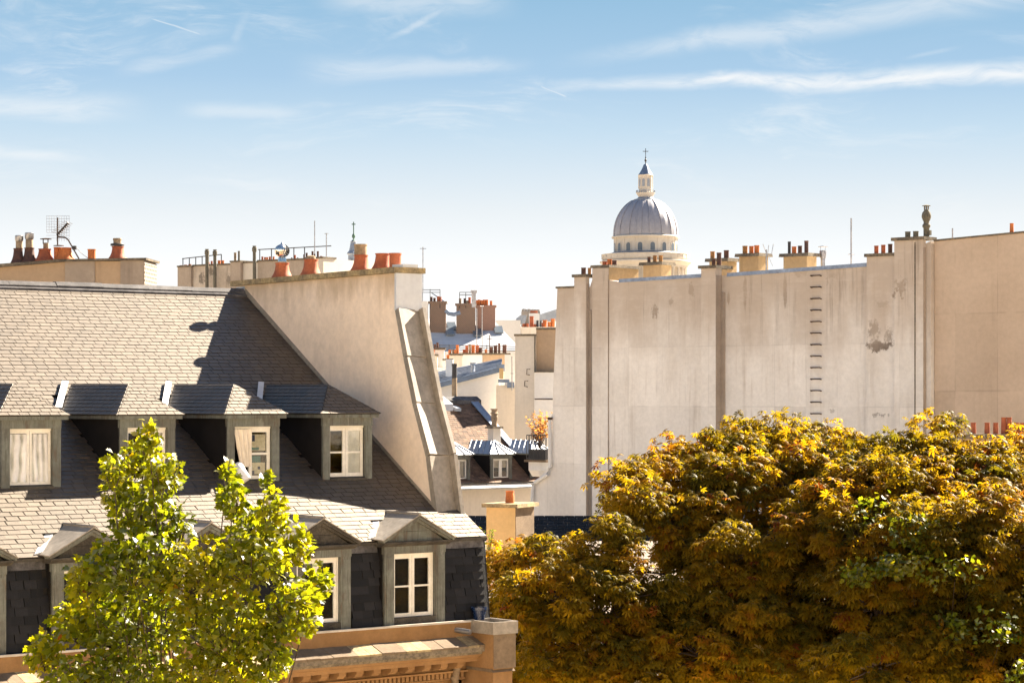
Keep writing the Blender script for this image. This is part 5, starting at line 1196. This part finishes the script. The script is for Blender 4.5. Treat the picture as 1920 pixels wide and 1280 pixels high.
for (u, vt, vb) in ((388, 467, 546), (403, 468, 546), (477, 461, 546)):
    x, z0 = D1.on_y(u, vb, -0.35); _, z1 = D1.on_y(u, vt, -0.35)
    MB().lathe([(0.1, z0), (0.1, z1 - 0.35), (0.14, z1 - 0.33), (0.14, z1 - 0.1), (0.09, z1 - 0.08), (0.12, z1)], x, -0.35, 10).build('wall_flue', 'grey_pot', rb, True)
for (u, vt, vb, w, m2) in ((340, 497, 503, 6, 'terracotta'), (348, 496, 502, 6, 'terracotta'), (356, 495, 502, 6, 'terracotta'), (369, 496, 502, 4, 'brown_pot'), (383, 495, 500, 5, 'brown_pot'), (391, 491, 499, 4, 'terracotta'), (397, 489, 498, 4, 'terracotta'), (411, 488, 496, 6, 'orange_pot'), (418, 488, 496, 5, 'orange_pot'), (441, 473, 491, 5, 'clay_cowl'), (448, 470, 491, 4, 'grey_pot'),
                          (492, 481, 489, 4, 'terracotta'), (497, 482, 489, 4, 'terracotta'), (501, 482, 489, 4, 'orange_pot'), (506, 481, 489, 4, 'terracotta'), (513, 481, 489, 4, 'orange_pot'), (547, 483, 488, 3, 'brown_pot'), (553, 478, 488, 4, 'terracotta'), (558, 483, 488, 3, 'brown_pot'), (575, 474, 486, 4, 'brown_pot'), (586, 471, 485, 4, 'brown_pot'), (590, 476, 485, 3, 'brown_pot'), (596, 471, 485, 4, 'brown_pot'), (602, 480, 485, 4, 'terracotta'), (570, 477, 486, 3, 'brown_pot')):
    x, zb_ = D1.on_y(u, vb, 0.5); pot(rb, x, 0.5, zb_ - 0.1, w / F_PX * 70, (vb - vt) / F_PX * 140 + 0.1, m2)
mast(590, 414, 492, 142, 'tall thin mast on the railed rooftop block, left of the church turret', 0.03, m='steel')
mast(612, 437, 490, 142, 'shorter forked mast on the railed rooftop block, nearest the church turret', 0.03, [(438, 4, 30)], m='steel')

# church turret with green cross
T = facing(663, 300, 0)
ct = thing_at(T, 'church_turret', 'slim grey church turret with a green cross behind the gable pots', 'tower')
def cz(v): return CZ + (H_PX - v) / F_PX * 300
def cr2(p): return p / F_PX * 300
MB().lathe([(cr2(13), cz(521) + 0.01), (cr2(12.5), cz(505)), (cr2(11), cz(500)), (cr2(10), cz(478)), (cr2(12.5), cz(476)), (cr2(12), cz(474)), (cr2(8.5), cz(470)), (cr2(6.5), cz(460)), (cr2(5.5), cz(454)), (cr2(6.5), cz(453)), (cr2(3), cz(451))], 0, 0, 8).build('turret_body', 'zinc', ct)
MB().box(-2.6, 2.6, -2.0, 3.2, 0, cz(521)).build('tower_base', 'white_wall', ct)
MB().box(-5, 12, 3.3, 30, 0, cz(640)).build('nave', 'white_wall', ct)
MB().box(cr2(-5), cr2(-1), cr2(-11), cr2(-9.5), cz(500), cz(486)).build('louvre', 'dome_glass', ct)
MB().lathe([(cr2(4), cz(451)), (cr2(1.2), cz(449)), (cr2(1.2), cz(447)), (cr2(3), cz(445)), (cr2(3.2), cz(442)), (cr2(2), cz(439)), (cr2(1), cz(438))], 0, 0, 12).build('ball', 'verdigris', ct, True)
MB().box(cr2(-0.9), cr2(0.9), -0.06, 0.06, cz(440), cz(416)).box(cr2(-3.6), cr2(-0.9) - 0.002, -0.05, 0.05, cz(421.5), cz(419.5)).box(cr2(0.9) + 0.002, cr2(3.6), -0.05, 0.05, cz(421.5), cz(419.5)).build('cross', 'verdigris', ct)

# ------------------------------------------------------------------ 5 the great dome
P_ = facing(1210.5, 900, 0); PX = 0.2
dm = thing_at(P_, 'domed_church', 'great grey ribbed dome with stone drum, lantern and cross on the skyline', 'church')
def pz(v): return CZ + (H_PX - v) * PX
def pr_(w): return w * PX
MB().box(-26, 26, -20, 26, 0, 44).build('church_body', 'dome_stone', dm)
prof = [(60, 442), (59.5, 436), (58.3, 428), (56.5, 420), (53.5, 411), (49.8, 402.5), (44.8, 394), (38.5, 386.5), (31, 380.5), (22, 376)]
prof = [(np.interp(k, range(10), [p[0] for p in prof]), np.interp(k, range(10), [p[1] for p in prof])) for k in range(10)]
z_ = np.linspace(442, 376, 30)
prof = [(22 + 38 * max(0.0, 1 - ((442 - v) / 68.5) ** 2.15) ** 0.62 - 5.0 * ((442 - v) / 66) ** 2, float(v)) for v in z_]
dome = MB().lathe([(pr_(r), pz(v)) for r, v in prof], 0, 0, 64, cap=False).build('dome', 'dome_lead', dm, True)
for k in range(16):
    a0 = 2 * math.pi * (k + 0.35) / 16
    V = []
    for r, v in prof:
        for da, h in ((-0.075, -0.3), (-0.075, 1.3), (0.075, 1.3), (0.075, -0.3)): V.append((pr_(r + h) * math.cos(a0 + da), pr_(r + h) * math.sin(a0 + da), pz(v - (h if h > 0 else 0) * 0.3)))
    F_ = []
    for j in range(len(prof) - 1):
        for e in range(3): F_.append((4 * j + e, 4 * j + 4 + e, 4 * j + 5 + e, 4 * j + 1 + e))
    mb = MB(); mb.solid(V, F_); mb.build('rib', 'dome_lead', dome, True)
MB().lathe([(pr_(63.5), pz(447)), (pr_(64), pz(444.5)), (pr_(62), pz(443)), (pr_(60), pz(442)), (pr_(50), pz(441))], 0, 0, 64).build('upper_cornice', 'dome_stone', dm)
dr = MB().lathe([(pr_(59), pz(490)), (pr_(59), pz(447))], 0, 0, 64, cap=False).build('drum', 'dome_stone', dm, True)
for k in range(16):
    a0 = 2 * math.pi * (k + 0.42) / 16 + 0.0; ca, sa = math.cos(a0), math.sin(a0)
    def arch(w, v0, v1, rr):
        pts = [(-w, pz(v0)), (w, pz(v0))] + [(w * math.cos(t), pz(v1) + w * math.sin(t)) for t in np.linspace(0, math.pi, 9)]
        return [(rr * ca - x * sa, rr * sa + x * ca, z) for x, z in pts]
    mb = MB(); mb.ext(arch(pr_(6.0), 473, 461.5, pr_(58.6)), (ca * 0.24, sa * 0.24, 0)); f = mb.build('window_surround', 'dome_stone', dr)
    mb = MB(); mb.ext(arch(pr_(4.3), 472.4, 461.5, pr_(58.7)), (ca * 0.28, sa * 0.28, 0)); mb.build('window', 'dome_glass', dr)
    b0 = a0 + math.pi / 16
    mb = MB(); mb.ext([(pr_(58.5) * math.cos(b0 + s_ * 0.03), pr_(58.5) * math.sin(b0 + s_ * 0.03), pz(473)) for s_ in (-1, 1)] + [(pr_(59.8) * math.cos(b0 + s_ * 0.03), pr_(59.8) * math.sin(b0 + s_ * 0.03), pz(473)) for s_ in (1, -1)], (0, 0, pz(448) - pz(473))); mb.build('pilaster', 'dome_stone', dr)
MB().lathe([(pr_(76), pz(477.5)), (pr_(66), pz(475)), (pr_(60), pz(473)), (pr_(58), pz(472.5))], 0, 0, 64).build('lead_skirt', 'zinc', dm)
MB().lathe([(pr_(80), pz(489)), (pr_(82), pz(486)), (pr_(82), pz(479)), (pr_(83), pz(478.5)), (pr_(83), pz(477.6)), (pr_(70), pz(477.4))], 0, 0, 64).build('attic_ring', 'dome_stone', dm)
for k in range(32):
    a0 = 2 * math.pi * k / 32
    mb = MB(); mb.ext([(pr_(81) * math.cos(a0 + s_ * 0.035), pr_(81) * math.sin(a0 + s_ * 0.035), pz(486)) for s_ in (-1, 1)] + [(pr_(82.7) * math.cos(a0 + s_ * 0.035), pr_(82.7) * math.sin(a0 + s_ * 0.035), pz(486)) for s_ in (1, -1)], (0, 0, pz(479.2) - pz(486))); mb.build('attic_panel', 'dome_stone', dm)
MB().lathe([(pr_(78), pz(503)), (pr_(79), pz(499)), (pr_(81), pz(497)), (pr_(86), pz(493)), (pr_(86), pz(490.5)), (pr_(81), pz(489)), (pr_(60), pz(488.5))], 0, 0, 64).build('main_cornice', 'dome_stone', dm)
MB().lathe([(pr_(66), pz(600)), (pr_(66), pz(500))], 0, 0, 48, cap=False).build('colonnade_wall', 'dome_stone', dm)
for k in range(32):
    a0 = 2 * math.pi * (k + 0.5) / 32
    MB().lathe([(pr_(2.6), pz(600)), (pr_(2.3), pz(509)), (pr_(3.4), pz(504)), (pr_(3.4), pz(502.5))], pr_(75) * math.cos(a0), pr_(75) * math.sin(a0), 12).build('column', 'dome_stone', dm, True)
MB().lathe([(pr_(90), pz(640)), (pr_(90), pz(600)), (pr_(50), pz(599))], 0, 0, 48).build('podium', 'dome_stone', dm)
MB().lathe([(pr_(21.5), pz(376)), (pr_(21.5), pz(374)), (pr_(15.5), pz(372)), (pr_(14), pz(370))], 0, 0, 32).build('lantern_skirt', 'zinc', dm)
la = MB().lathe([(pr_(13), pz(371)), (pr_(14), pz(368)), (pr_(17.5), pz(363)), (pr_(18), pz(361.5)), (pr_(17), pz(361)), (pr_(12.5), pz(360.8)), (pr_(12.2), pz(332)), (pr_(13.6), pz(330.5)), (pr_(14.4), pz(328.5)), (pr_(13), pz(327.5))], 0, 0, 24).build('lantern', 'dome_stone', dm)
rg = MB(); 
for k in range(24):
    a0 = 2 * math.pi * k / 24; rg.box(pr_(17.6) * math.cos(a0) - 0.09, pr_(17.6) * math.cos(a0) + 0.09, pr_(17.6) * math.sin(a0) - 0.09, pr_(17.6) * math.sin(a0) + 0.09, pz(361.6), pz(357.6))
rg.lathe([(pr_(17.9), pz(357.6)), (pr_(17.9), pz(357)), (pr_(17.2), pz(357))], 0, 0, 24, cap=False).build('balustrade', 'zinc', la)
for k in range(8):
    a0 = 2 * math.pi * (k + 0.5) / 8 + 0.0; ca, sa = math.cos(a0), math.sin(a0)
    w = pr_(2.4); pts = [(-w, pz(350)), (w, pz(350))] + [(w * math.cos(t), pz(338) + w * math.sin(t)) for t in np.linspace(0, math.pi, 7)]
    mb = MB(); mb.ext([(pr_(11.6) * ca - x * sa, pr_(11.6) * sa + x * ca, z) for x, z in pts], (ca * 0.16, sa * 0.16, 0)); mb.build('lantern_window', 'zinc', la)
    b0 = a0 + math.pi / 8
    MB().lathe([(pr_(1.5), pz(354)), (pr_(1.3), pz(334)), (pr_(2.0), pz(331))], pr_(12.4) * math.cos(b0), pr_(12.4) * math.sin(b0), 8).build('lantern_column', 'dome_stone', la)
MB().lathe([(pr_(13.6), pz(327.6)), (pr_(11), pz(324)), (pr_(7.5), pz(318)), (pr_(5), pz(312)), (pr_(3.6), pz(309)), (pr_(1.5), pz(307.5))], 0, 0, 16).build('lantern_cap', 'blue_zinc', dm, True)
MB().lathe([(pr_(0.9), pz(308)), (pr_(0.8), pz(304)), (pr_(2.1), pz(302)), (pr_(2.2), pz(300)), (pr_(0.8), pz(298)), (pr_(1.3), pz(296)), (pr_(0.6), pz(294)), (pr_(0.45), pz(288))], 0, 0, 10).build('finial', 'black_metal', dm, True)
MB().box(-0.11, 0.11, -0.1, 0.1, pz(290), pz(278.5)).box(-1.05, -0.112, -0.09, 0.09, pz(284.6), pz(283.4)).box(0.112, 1.05, -0.09, 0.09, pz(284.6), pz(283.4)).build('cross', 'black_metal', dm)

# ------------------------------------------------------------------ 6 trees
def lobed_leaf():
    """five-lobed leaf, folded a little along the midrib; base at the origin, tip at x = 1"""
    out = [(0.0, 0.0), (0.10, 0.34), (0.34, 0.50), (0.42, 0.26), (0.68, 0.36), (0.74, 0.16), (1.0, 0.0), (0.74, -0.16), (0.68, -0.36), (0.42, -0.26), (0.34, -0.50), (0.10, -0.34)]
    V = [(0.42, 0.0, 0.0)] + [(x, y, 0.22 * abs(y) - 0.18 * x * x) for x, y in out]
    n = len(out); F = [(0, 1 + i, 1 + (i + 1) % n) for i in range(n)]
    return np.array(V), np.array(F)


def palmate_leaf(k=6):
    """horse-chestnut leaf: six drooping leaflets round one stalk"""
    V, F = [], []
    for i in range(k):
        a = math.radians(-112 + 224 * i / (k - 1)); L = 1.0 - 0.32 * abs(i - (k - 1) / 2) / ((k - 1) / 2)
        b = len(V); c, s_ = math.cos(a), math.sin(a)
        for x, y, z in ((0.03, 0, 0), (0.60, 0.17, -0.17), (0.54, 0, -0.07), (0.60, -0.17, -0.17), (0.93, 0, -0.52)):
            x *= L; y *= L; z *= L; V.append((x * c - y * s_, x * s_ + y * c, z))
        F += [(b, b + 2, b + 1), (b, b + 3, b + 2), (b + 1, b + 2, b + 4), (b + 2, b + 3, b + 4)]
    return np.array(V), np.array(F)


def nrm(a): return a / np.maximum(np.linalg.norm(a, axis=1, keepdims=True), 1e-6)


def leaf_mesh(name, m, T, pos, ax, nor, size, tint):
    V, F = T; n = len(pos)
    a = nrm(ax); c = nrm(nor - a * (a * nor).sum(1, keepdims=True)); b = np.cross(c, a)
    P = pos[:, None, :] + size[:, None, None] * (V[None, :, 0:1] * a[:, None, :] + V[None, :, 1:2] * b[:, None, :] + V[None, :, 2:3] * c[:, None, :])
    P = P.reshape(-1, 3); nv = len(V); Fa = (F[None] + (np.arange(n) * nv)[:, None, None]).reshape(-1, 3)
    me = bpy.data.meshes.new(name); me.vertices.add(len(P)); me.vertices.foreach_set('co', P.astype(np.float32).ravel())
    me.loops.add(Fa.size); me.loops.foreach_set('vertex_index', Fa.astype(np.int32).ravel())
    me.polygons.add(len(Fa)); me.polygons.foreach_set('loop_start', (np.arange(len(Fa)) * 3).astype(np.int32))
    me.update(calc_edges=True); me.materials.append(MT[m])
    at = me.attributes.new('tint', 'FLOAT', 'FACE'); at.data.foreach_set('value', np.repeat(tint, len(F)).astype(np.float32))
    return me


def tree(name, label, base, lobes, T, leafm, size, dens, rng, trunk_r=0.28, shell=0.45, up=0.7, singles=220, tint0=(0.1, 0.75), rnd=0.6, clump=None, group=None, fade=None, limb_r=0.05):
    """lobes: (u, v, ru, rv, Y) crown masses placed in space; each carries twigs and leaves through its volume"""
    o = thing(name, label, 'tree', base, 0, group)
    base = np.array(base); C = []
    for (u, v, ru, rv, Y) in lobes:
        m = Y / F_PX; C.append(((u - 960) * m, Y, CZ + (H_PX - v) * m, ru * m, rv * m, (ru + rv) * 0.5 * m))
    C = np.array(C); cen = C[:, :3].mean(0)
    tr = MB(); top = np.array([cen[0] * 0.6 + base[0] * 0.4, cen[1], cen[2] + 0.2 * (C[:, 2].max() - cen[2])]) - base
    fork = top * 0.62
    tr.tube([(0, 0, -0.2), tuple(fork * 0.5 + np.array([0.1, 0.05, 0])), tuple(fork), tuple(top * 0.85)], trunk_r, 9, trunk_r * 0.35); tr.build('trunk', 'bark', o, True)
    br = MB(); POS, AX, NO, TI = [], [], [], []
    for (x, y, z, rx, rz_, ry) in C:
        c = np.array([x, y, z]) - base
        st = fork * (0.9 + 0.1 * rng.rand()) if c[2] > fork[2] else fork * min(1, max(0.4, c[2] / fork[2] * 0.8))
        mid = (st + c) / 2 + rng.uniform(-0.2, 0.2, 3) + np.array([0, 0, 0.15])
        br.tube([tuple(st), tuple(mid), tuple(c)], limb_r, 6, limb_r * 0.45)
        out0 = nrm((np.array([x, y, z]) - cen)[None])[0]
        nclump = max(2, int(clump * (rx * rz_) ** 0.9)) if clump else 1
        vol = rx * rz_ * 3.1416
        for k in range(nclump):
            if clump:
                d = nrm((rng.normal(size=3) + out0 * 0.3 + np.array([0, -0.15, 0.2]))[None])[0]; f = rng.uniform(shell, 1.0) ** 0.6
                cc = c + d * np.array([rx, ry, rz_]) * f; rr = np.array([1, 1, 0.7]) * rng.uniform(0.34, 0.62); cd = d
                br.tube([tuple(c + (cc - c) * 0.15), tuple((c + cc) / 2 + rng.uniform(-0.1, 0.1, 3)), tuple(cc)], limb_r * 0.35, 4, limb_r * 0.15)
            else: cc, rr, cd = c, np.array([rx, ry, rz_]), None
            n = int(dens * vol / nclump)
            if fade: n = int(n * fade(cc + base))
            if n < 1: continue
            dv = nrm(rng.normal(size=(n, 3))); rad_ = rng.rand(n, 1) ** (0.4 if clump else 0.42)
            p = cc + dv * rr * rad_
            od = nrm((p - (cen - base) * np.array([1, 1, 0.9])) * 0.4 + dv * 0.6 + (0 if cd is None else cd * 0.8))
            hor = od.copy(); hor[:, 2] *= 0.3
            POS.append(p); AX.append(nrm(hor + rng.normal(size=(n, 3)) * 0.45 + np.array([0, 0, -0.22])))
            NO.append(nrm(od * 0.45 + np.array([0, 0, up]) + rng.normal(size=(n, 3)) * rnd))
            TI.append(np.clip(rng.uniform(*tint0) + rng.normal(size=n) * 0.17, 0, 1))
            if not clump:
                for j in range(max(2, n // 22)):
                    e = p[rng.randint(n)]; br.tube([tuple(c * 0.6 + e * 0.4 - np.array([0, 0, 0.25])), tuple(e)], 0.012, 4, 0.004)
    br.build('branches', 'bark', o)['kind'] = 'stuff'
    POS = np.concatenate(POS); AX = np.concatenate(AX); NO = np.concatenate(NO); TI = np.concatenate(TI); n = len(POS)
    SZ = size * rng.uniform(0.72, 1.18, n)
    # the leaves that show largest stay objects of their own
    w = POS + base; uu = 960 + F_PX * w[:, 0] / w[:, 1]; vv = H_PX - F_PX * (w[:, 2] - CZ) / w[:, 1]
    facing_ = np.abs((nrm(NO) * nrm(-(w - np.array([0, 0, CZ])))).sum(1)); ok = (uu > 5) & (uu < 1915) & (vv < 1275)
    sc = facing_ * SZ / w[:, 1] - (w[:, 1] - w[:, 1].min()) * 0.002 * SZ.mean() / w[:, 1].mean() * 30
    sc[~ok] = -9; pick = np.argsort(-sc)[:singles]; keep = np.ones(n, bool); keep[pick] = False
    cr = link('crown', leaf_mesh('crown', leafm, T, POS[keep], AX[keep], NO[keep], SZ[keep], TI[keep]), o); cr['kind'] = 'stuff'
    protos = [leaf_mesh('leaf', leafm, T, np.zeros((1, 3)), np.array([[1., 0, 0]]), np.array([[0, 0, 1.]]), np.ones(1), np.array([t])) for t in (0.15, 0.35, 0.5, 0.65, 0.85)]
    for i in pick:
        a = AX[i]; c = NO[i] - a * np.dot(a, NO[i]); c /= np.linalg.norm(c); b = np.cross(c, a)
        l = link('leaf', protos[int(min(4, TI[i] * 5))], o)
        mx = Matrix(((a[0] * SZ[i], b[0] * SZ[i], c[0] * SZ[i], POS[i][0]), (a[1] * SZ[i], b[1] * SZ[i], c[1] * SZ[i], POS[i][1]), (a[2] * SZ[i], b[2] * SZ[i], c[2] * SZ[i], POS[i][2]), (0, 0, 0, 1)))
        l.matrix_local = mx
    return o, n


rg_ = np.random.RandomState(5)
Y0 = 36.0
LT = [(278, 822, 28, 40), (262, 860, 40, 45), (212, 880, 26, 40), (225, 925, 42, 45), (305, 890, 45, 55), (265, 960, 80, 60), (330, 985, 40, 50), (426, 885, 14, 32), (437, 935, 34, 45), (500, 905, 14, 26), (508, 955, 34, 45), (470, 985, 50, 50),
      (545, 1015, 45, 50), (470, 1045, 80, 70), (593, 1088, 30, 42), (250, 1055, 95, 80), (165, 1090, 45, 60), (375, 1080, 90, 80), (150, 1165, 60, 50), (90, 1225, 45, 45), (250, 1170, 110, 90), (420, 1180, 110, 80), (548, 1140, 58, 70), (200, 1275, 130, 60), (400, 1275, 120, 60), (505, 1225, 50, 55)]
lt = [(u, v, ru * (0.8 if v < 1000 else 0.93), rv * 0.92, Y0 + rg_.uniform(-0.9, 0.9) * min(1.0, ru / 60)) for u, v, ru, rv in LT]
_, n1 = tree('plane_tree', 'young yellow green tree with two pointed tops in front of the mansard dormers', ((330 - 960) / F_PX * Y0, Y0, 0), lt, lobed_leaf(), 'leaf_green', 0.125, 600, rg_, 0.16, up=0.35, singles=290, tint0=(0.25, 0.6), rnd=0.75, limb_r=0.018)
# golden chestnuts: domed crowns, the lower boughs reaching out towards the street
def lean(L, Yt):
    out = []
    for (u, v, ru, rv, Y) in L:
        k = Yt - max(0.0, min(v, 1010) - 820) * 0.022 - max(0.0, v - 1010) * 0.006 + (1.6 if Y % 1 in (0.2, 0.7) or abs(Y - round(Y * 2) / 2) > 0.15 else 0.0)
        if u < 1060: k = max(k, 55.2)
        out.append((u, v, ru, rv, k + rg_.uniform(-0.5, 0.5)))
    return out
def back(L): return L + [(u + 35, v + 25, ru, rv, Y + 2.2) for (u, v, ru, rv, Y) in L if v > 930]
rg_ = np.random.RandomState(9)
T1 = [(990, 1060, 62, 48, 57.5), (945, 1110, 34, 60, 57.5), (1040, 1035, 60, 40, 58), (1060, 1120, 110, 70, 57.5), (1130, 1030, 60, 55, 59), (1165, 965, 44, 44, 59), (1142, 893, 16, 20, 58.5), (1180, 915, 30, 28, 58.5), (1200, 895, 50, 40, 59), (1190, 960, 80, 55, 59), (990, 1180, 70, 70, 58), (1100, 1220, 130, 90, 57), (1040, 1130, 90, 60, 57), (960, 1150, 45, 60, 57.5), (1010, 1235, 80, 60, 57.5), (1080, 1275, 90, 50, 57.5), (1000, 1275, 60, 40, 57.5), (1180, 1260, 100, 60, 57), (1120, 1080, 80, 60, 58), (1150, 1130, 120, 90, 57.5), (1000, 1270, 60, 50, 58)]
_, n2 = tree('chestnut_tree', 'golden chestnut tree nearest the ochre chimney and the mansard corner, lowest of the three', ((1110 - 960) / F_PX * 58, 58, 0), lean(T1, 57.5), palmate_leaf(), 'leaf_gold', 0.195, 270, rg_, 0.3, singles=260, clump=14, up=1.25, rnd=0.42, group='golden chestnut trees', limb_r=0.07)
rg_ = np.random.RandomState(21)
T2 = [(1330, 895, 80, 50, 56), (1420, 885, 80, 50, 56), (1500, 880, 80, 50, 56), (1570, 905, 80, 50, 56), (1440, 850, 70, 36, 56), (1510, 850, 60, 34, 56), (1285, 870, 60, 42, 56), (1255, 900, 55, 45, 56.5), (1345, 850, 60, 42, 56), (1400, 835, 58, 38, 55.5), (1465, 820, 52, 36, 55), (1530, 830, 48, 32, 55.5), (1585, 860, 60, 40, 56), (1350, 920, 110, 70, 55), (1470, 920, 120, 80, 54), (1290, 990, 110, 80, 55), (1420, 1030, 140, 100, 53.5), (1300, 1100, 130, 90, 54.5), (1450, 1150, 140, 100, 53.5), (1320, 1230, 130, 80, 55), (1480, 1260, 120, 70, 54), (1230, 1180, 90, 80, 55.5), (1390, 1180, 120, 80, 55.5), (1550, 1000, 90, 90, 54.5), (1560, 1150, 100, 90, 54.5)]
_, n3 = tree('chestnut_tree', 'broad golden chestnut tree in the middle, below the iron rungs of the blind wall', ((1420 - 960) / F_PX * 56, 56, 0), lean(back(T2), 58.0), palmate_leaf(), 'leaf_gold', 0.195, 270, rg_, 0.34, singles=280, clump=14, up=1.25, rnd=0.42, group='golden chestnut trees', limb_r=0.08)
rg_ = np.random.RandomState(22)
T3 = [(1762, 812, 34, 30, 53), (1775, 838, 44, 34, 53), (1790, 870, 70, 44, 53), (1700, 890, 80, 46, 53), (1640, 895, 60, 40, 53), (1860, 895, 80, 44, 53), (1735, 850, 60, 36, 53), (1660, 860, 60, 38, 54), (1845, 860, 50, 36, 53), (1900, 845, 50, 40, 53), (1640, 920, 90, 60, 53.5), (1760, 920, 110, 66, 52), (1880, 930, 90, 66, 52), (1620, 1020, 110, 80, 53), (1750, 1030, 120, 90, 51.5), (1890, 1040, 110, 90, 51.5), (1640, 1140, 130, 90, 53), (1790, 1150, 130, 90, 52), (1920, 1160, 90, 90, 52), (1650, 1250, 120, 70, 53), (1820, 1265, 140, 60, 52.5), (1710, 1100, 120, 90, 53.5), (1850, 1100, 120, 90, 53.5), (1740, 1230, 120, 70, 53.5), (1900, 1250, 100, 70, 53.2), (1560, 940, 70, 60, 54), (1700, 960, 100, 70, 53.5), (1840, 980, 100, 70, 53.5)]
t3, n4 = tree('chestnut_tree', 'golden chestnut tree at the far right with a peaked top before the tan wall', ((1780 - 960) / F_PX * 54.5, 54.5, 0), lean(back(T3), 56.5), palmate_leaf(), 'leaf_gold', 0.195, 270, rg_, 0.34, singles=280, clump=14, up=1.25, rnd=0.42, group='golden chestnut trees', limb_r=0.08)
rg_ = np.random.RandomState(23)
T4 = [(1690, 985, 62, 45, 51.8), (1640, 965, 36, 22, 52.2), (1710, 1060, 75, 60, 51.1), (1640, 1090, 40, 50, 51), (1880, 1185, 44, 40, 50.0), (1905, 1230, 44, 44, 49.8), (1760, 1150, 45, 40, 50.4), (1790, 1090, 40, 40, 50.6)]
_, n5 = tree('green_tree', 'fresh green small leaved branches growing through the right golden chestnut', ((1740 - 960) / F_PX * 54.5, 54.5, 0), T4, lobed_leaf(), 'leaf_fresh', 0.12, 230, rg_, 0.12, singles=160, tint0=(0.2, 0.9), clump=5, rnd=0.7, limb_r=0.012)
# the row of chestnuts goes on to the right, out of the picture; the dormer panes mirror it
row = bpy.data.objects.new('tree_row', None); COL.objects.link(row); row.location = t3.location
tag(row, 'row of golden chestnuts going on beyond the right edge, mirrored in the dormer panes', 'trees', kind='stuff')
for dx, dy in ((5.0, -8.5), (10.5, -17.0), (16.5, -25.5), (24.0, -30.0)):
    for ch in list(t3.children):
        if ch.name.split('.')[0] != 'leaf': k = ch.copy(); COL.objects.link(k); k.parent = row; k.location = (dx, dy, 0)
# weeds by the ochre chimney
wz = CZ + (H_PX - 1075) / F_PX * 66
sprig('weed', 'wispy green weed growing between the mansard corner and the ochre chimney', 'plant', ((912 - 960) / F_PX * 66, 66, wz), 1.25, 0.3, 12, 'leaf_fresh', 8, 0.12)
ls_ = thing('parapet_stub', 'pale low wall end under the weed beside the ochre chimney', 'wall', ((912 - 960) / F_PX * 66, 66, 0))
for k in range(6): MB().box(-0.35, 0.35, -0.2, 0.5, wz - 0.22 * (k + 1) + 0.008, wz - 0.22 * k).build('stone_block', 'white_wall', ls_)
MB().box(-0.33, 0.33, -0.18, 0.48, 0, wz - 1.32).build('wall_base', 'white_wall', ls_)
print('LEAVES', n1, n2, n3, n4, n5)
